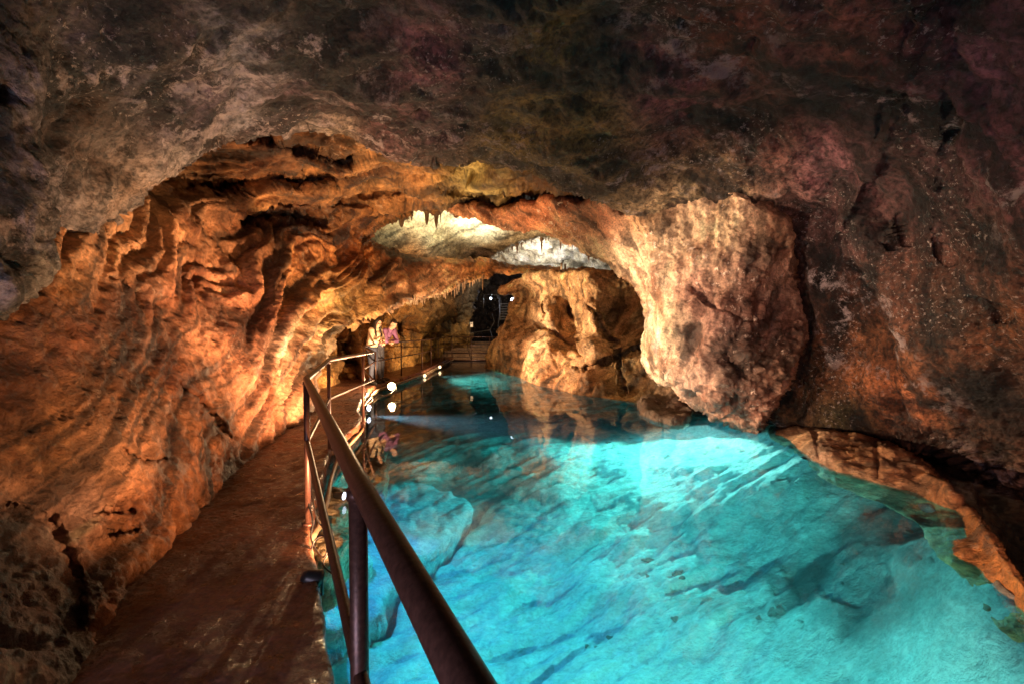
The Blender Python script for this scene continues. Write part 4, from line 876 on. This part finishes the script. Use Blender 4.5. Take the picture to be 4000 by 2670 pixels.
Jw = dict(pelvis=(-.03, 0, .93), waist=(-.01, 0, 1.06), chest=(.06, 0, 1.26), neck=(.11, 0, 1.43), head=(.175, 0, 1.56), pitch=.50, turn=-.25,
          sh=[(.09, .155, 1.37), (.09, -.155, 1.37)], el=[(.13, .23, 1.12), (.12, -.22, 1.12)], wr=[(.27, .05, 1.09), (.26, -.07, 1.085)], hand=[(.36, .0, 1.06), (.35, -.03, 1.03)],
          hip=[(-.03, .085, .90), (-.03, -.085, .90)], kn=[(-.0, .095, .49), (.05, -.10, .49)], an=[(-.07, .10, .09), (.02, -.11, .09)], to=[(.07, .12, .035), (.16, -.13, .035)])
pw_ = person((-3.56, 10.9, 0.0), R(-22), Jw, 'f', simple('cream_blouse', (.72, .55, .38), .8, bump=.002, bs_=30), simple('dark_denim', (.03, .035, .06), .8, var=.4, bs_=25), simple('black_shoe', (.02, .02, .02), .5),
       'woman with long dark hair and glasses in a cream blouse leaning on the far railing', .98)
Jm = dict(pelvis=(-.08, 0, .97), waist=(.0, 0, 1.09), chest=(.17, 0, 1.27), neck=(.31, 0, 1.42), head=(.41, .0, 1.53), pitch=.72, turn=-.45,
          sh=[(.27, .19, 1.37), (.27, -.19, 1.36)], el=[(.33, .25, 1.09), (.33, -.24, 1.09)], wr=[(.34, .0, 1.09), (.32, -.14, 1.085)], hand=[(.41, -.06, 1.07), (.40, -.10, 1.04)],
          hip=[(-.09, .09, .93), (-.09, -.09, .93)], kn=[(-.04, .10, .50), (-.0, -.10, .50)], an=[(-.06, .11, .09), (.03, -.11, .09)], to=[(.08, .14, .035), (.17, -.14, .035)])
person((-3.53, 11.5, 0.0), R(-20), Jm, 'm', simple('purple_sweater', (.26, .11, .24), .85, bump=.002, bs_=40), simple('grey_denim', (.07, .07, .09), .8, var=.4, bs_=25), simple('dark_brown_shoe', (.04, .025, .02), .5),
       'man with short dark hair in a purple sweater bending over the far railing', 1.04)

# ------------------------------------------------------------------ lights
def lamp(name, kind, loc, energy, color, size=.1, aim=None, cone=None, blend=.6):
    l = bpy.data.lights.new(name, kind); l.energy = energy; l.color = color
    if kind in ('POINT', 'SPOT'): l.shadow_soft_size = size
    else: l.size = size
    o = bpy.data.objects.new(name, l); COL.objects.link(o); o.location = loc
    if cone: l.spot_size = R(cone); l.spot_blend = blend
    if aim is not None: o.rotation_euler = (Vector(aim) - Vector(loc)).to_track_quat('-Z', 'Y').to_euler()
    return o
OR = (1, .47, .21); WM = (1, .62, .32); PK = (1, .58, .38); CW = (1, .88, .70)
lamp('light_curb', 'POINT', P(1532, 1503, 10.05), 420, WM, .04)
lamp('light_curb_far', 'SPOT', P(1662, 1460, 14.0), 900, WM, .02, (0, 12.5, 4), 130, 1)
lamp('light_fill_walk_far', 'SPOT', (-1.0, 14.5, .02), 750, WM, .04, (-4.6, 16.5, 1.2), 90, 1)  # added fill for the back wall, no fixture modelled
lamp('light_fill_steps', 'SPOT', (-1.4, 19.0, .3), 420, WM, .04, (-2.6, 23.5, 1.2), 80, 1)  # unseen spot added to brighten the far steps
lamp('light_curb_end', 'SPOT', P(1721, 1427, 16.8), 150, WM, .02, (0, 17, 4), 130, 1)
lamp('light_wall_wash', 'SPOT', (-1.2, 5.6, -.1), 1300, OR, .06, (-4.2, 6.4, 2.6), 125, 1)
lamp('light_wall_wash', 'SPOT', (-1.0, 2.6, -.02), 420, OR, .06, (-3.0, 4.0, 1.8), 130, 1)
lamp('light_ceiling_wash', 'SPOT', (-2.1, 6.9, -.05), 1100, (1, .62, .28), .06, (-2.6, 9.4, 4), 100)
lamp('light_rib_wash', 'SPOT', (-1.6, 4.4, -.05), 1300, (1, .66, .46), .05, (2.5, 6.4, 1.5), 56)
lamp('light_rib_back', 'SPOT', (-2.5, 8.9, .0), 3200, (1, .66, .41), .05, (2.9, 7.2, 1.0), 56)
lamp('light_fill_bank', 'SPOT', (-.95, 2.3, -.03), 800, (1, .55, .3), .05, (3.7, 3.7, -.2), 70, 1)  # added spot with no lamp there, brightens the right bank
lamp('light_pillars', 'SPOT', (-2.7, 11.8, .0), 2600, (1, .65, .38), .05, (1.5, 12.5, 1.5), 80)
lamp('light_dome', 'POINT', (1.4, 18.0, 4.0), 280, CW, .03)
lamp('light_fill_dome_left', 'SPOT', P(1700, 970, 12.2), 230, (1, .93, .66), .1, P(1650, 850, 13.2), 120, 1)  # two unseen fills added in the recess to brighten the left dome
lamp('light_fill_dome_left', 'SPOT', P(1900, 970, 13.6), 300, (1, .93, .70), .1, P(1880, 850, 14), 120, 1)
lamp('light_fill_behind', 'POINT', (-1.2, -1.6, .7), 270, (.86, .74, 1), .4)  # unseen cool fill added behind the camera
lamp('light_fill_right', 'SPOT', (2.4, -1.0, .3), 420, (1, .45, .27), .4, (4.4, 6.2, 1.2), 85, 1)  # unseen warm fill added to lift the shadow right of the tooth
lamp('light_fill_lip', 'SPOT', (-1.3, 5.8, -.1), 420, (1, .78, .5), .06, P(800, 620, 4.3), 80, 1)  # extra unseen spot added to brighten the ceiling lip
lamp('light_passage', 'POINT', P(1915, 1165, 24.5), 35, (.75, .8, 1), .02)
CY = (.44, .94, .86)
lamp('pool_light', 'SPOT', (-2.62, 7.92, -.27), 2600, (.60, .80, 1), .03, (3, 6.9, -1.3), 44, 1)
lamp('pool_light', 'SPOT', (-1.75, 4.4, -.5), 620, (.14, .46, 1), .03, (-.5, 3.2, -2.8), 150, 1)
lamp('pool_light', 'SPOT', (.5, 1.1, -.45), 1250, CY, .03, (2.0, 4.2, -2.8), 105)
lamp('pool_light', 'SPOT', (3.4, 7.4, -.55), 2000, CY, .03, (1.4, 4.6, -2.8), 120)
lamp('pool_light', 'SPOT', (-2.5, 15.0, -.5), 420, (.45, 1, .9), .03, (0, 15.3, -1.6), 120)

w = bpy.data.worlds.new('World'); sc.world = w; w.use_nodes = True
w.node_tree.nodes['Background'].inputs[0].default_value = (.5, .42, .42, 1); w.node_tree.nodes['Background'].inputs[1].default_value = .03

sc.view_settings.view_transform = 'Standard'; sc.view_settings.look = 'None'; sc.view_settings.gamma = 1; sc.view_settings.exposure = 0
cy = sc.cycles
cy.use_denoising = True
try: cy.denoiser = 'OPENIMAGEDENOISE'
except Exception: pass
cy.max_bounces = 8; cy.diffuse_bounces = 3; cy.glossy_bounces = 4; cy.transmission_bounces = 6; cy.volume_bounces = 0
cy.caustics_reflective = False; cy.caustics_refractive = False; cy.sample_clamp_indirect = 3
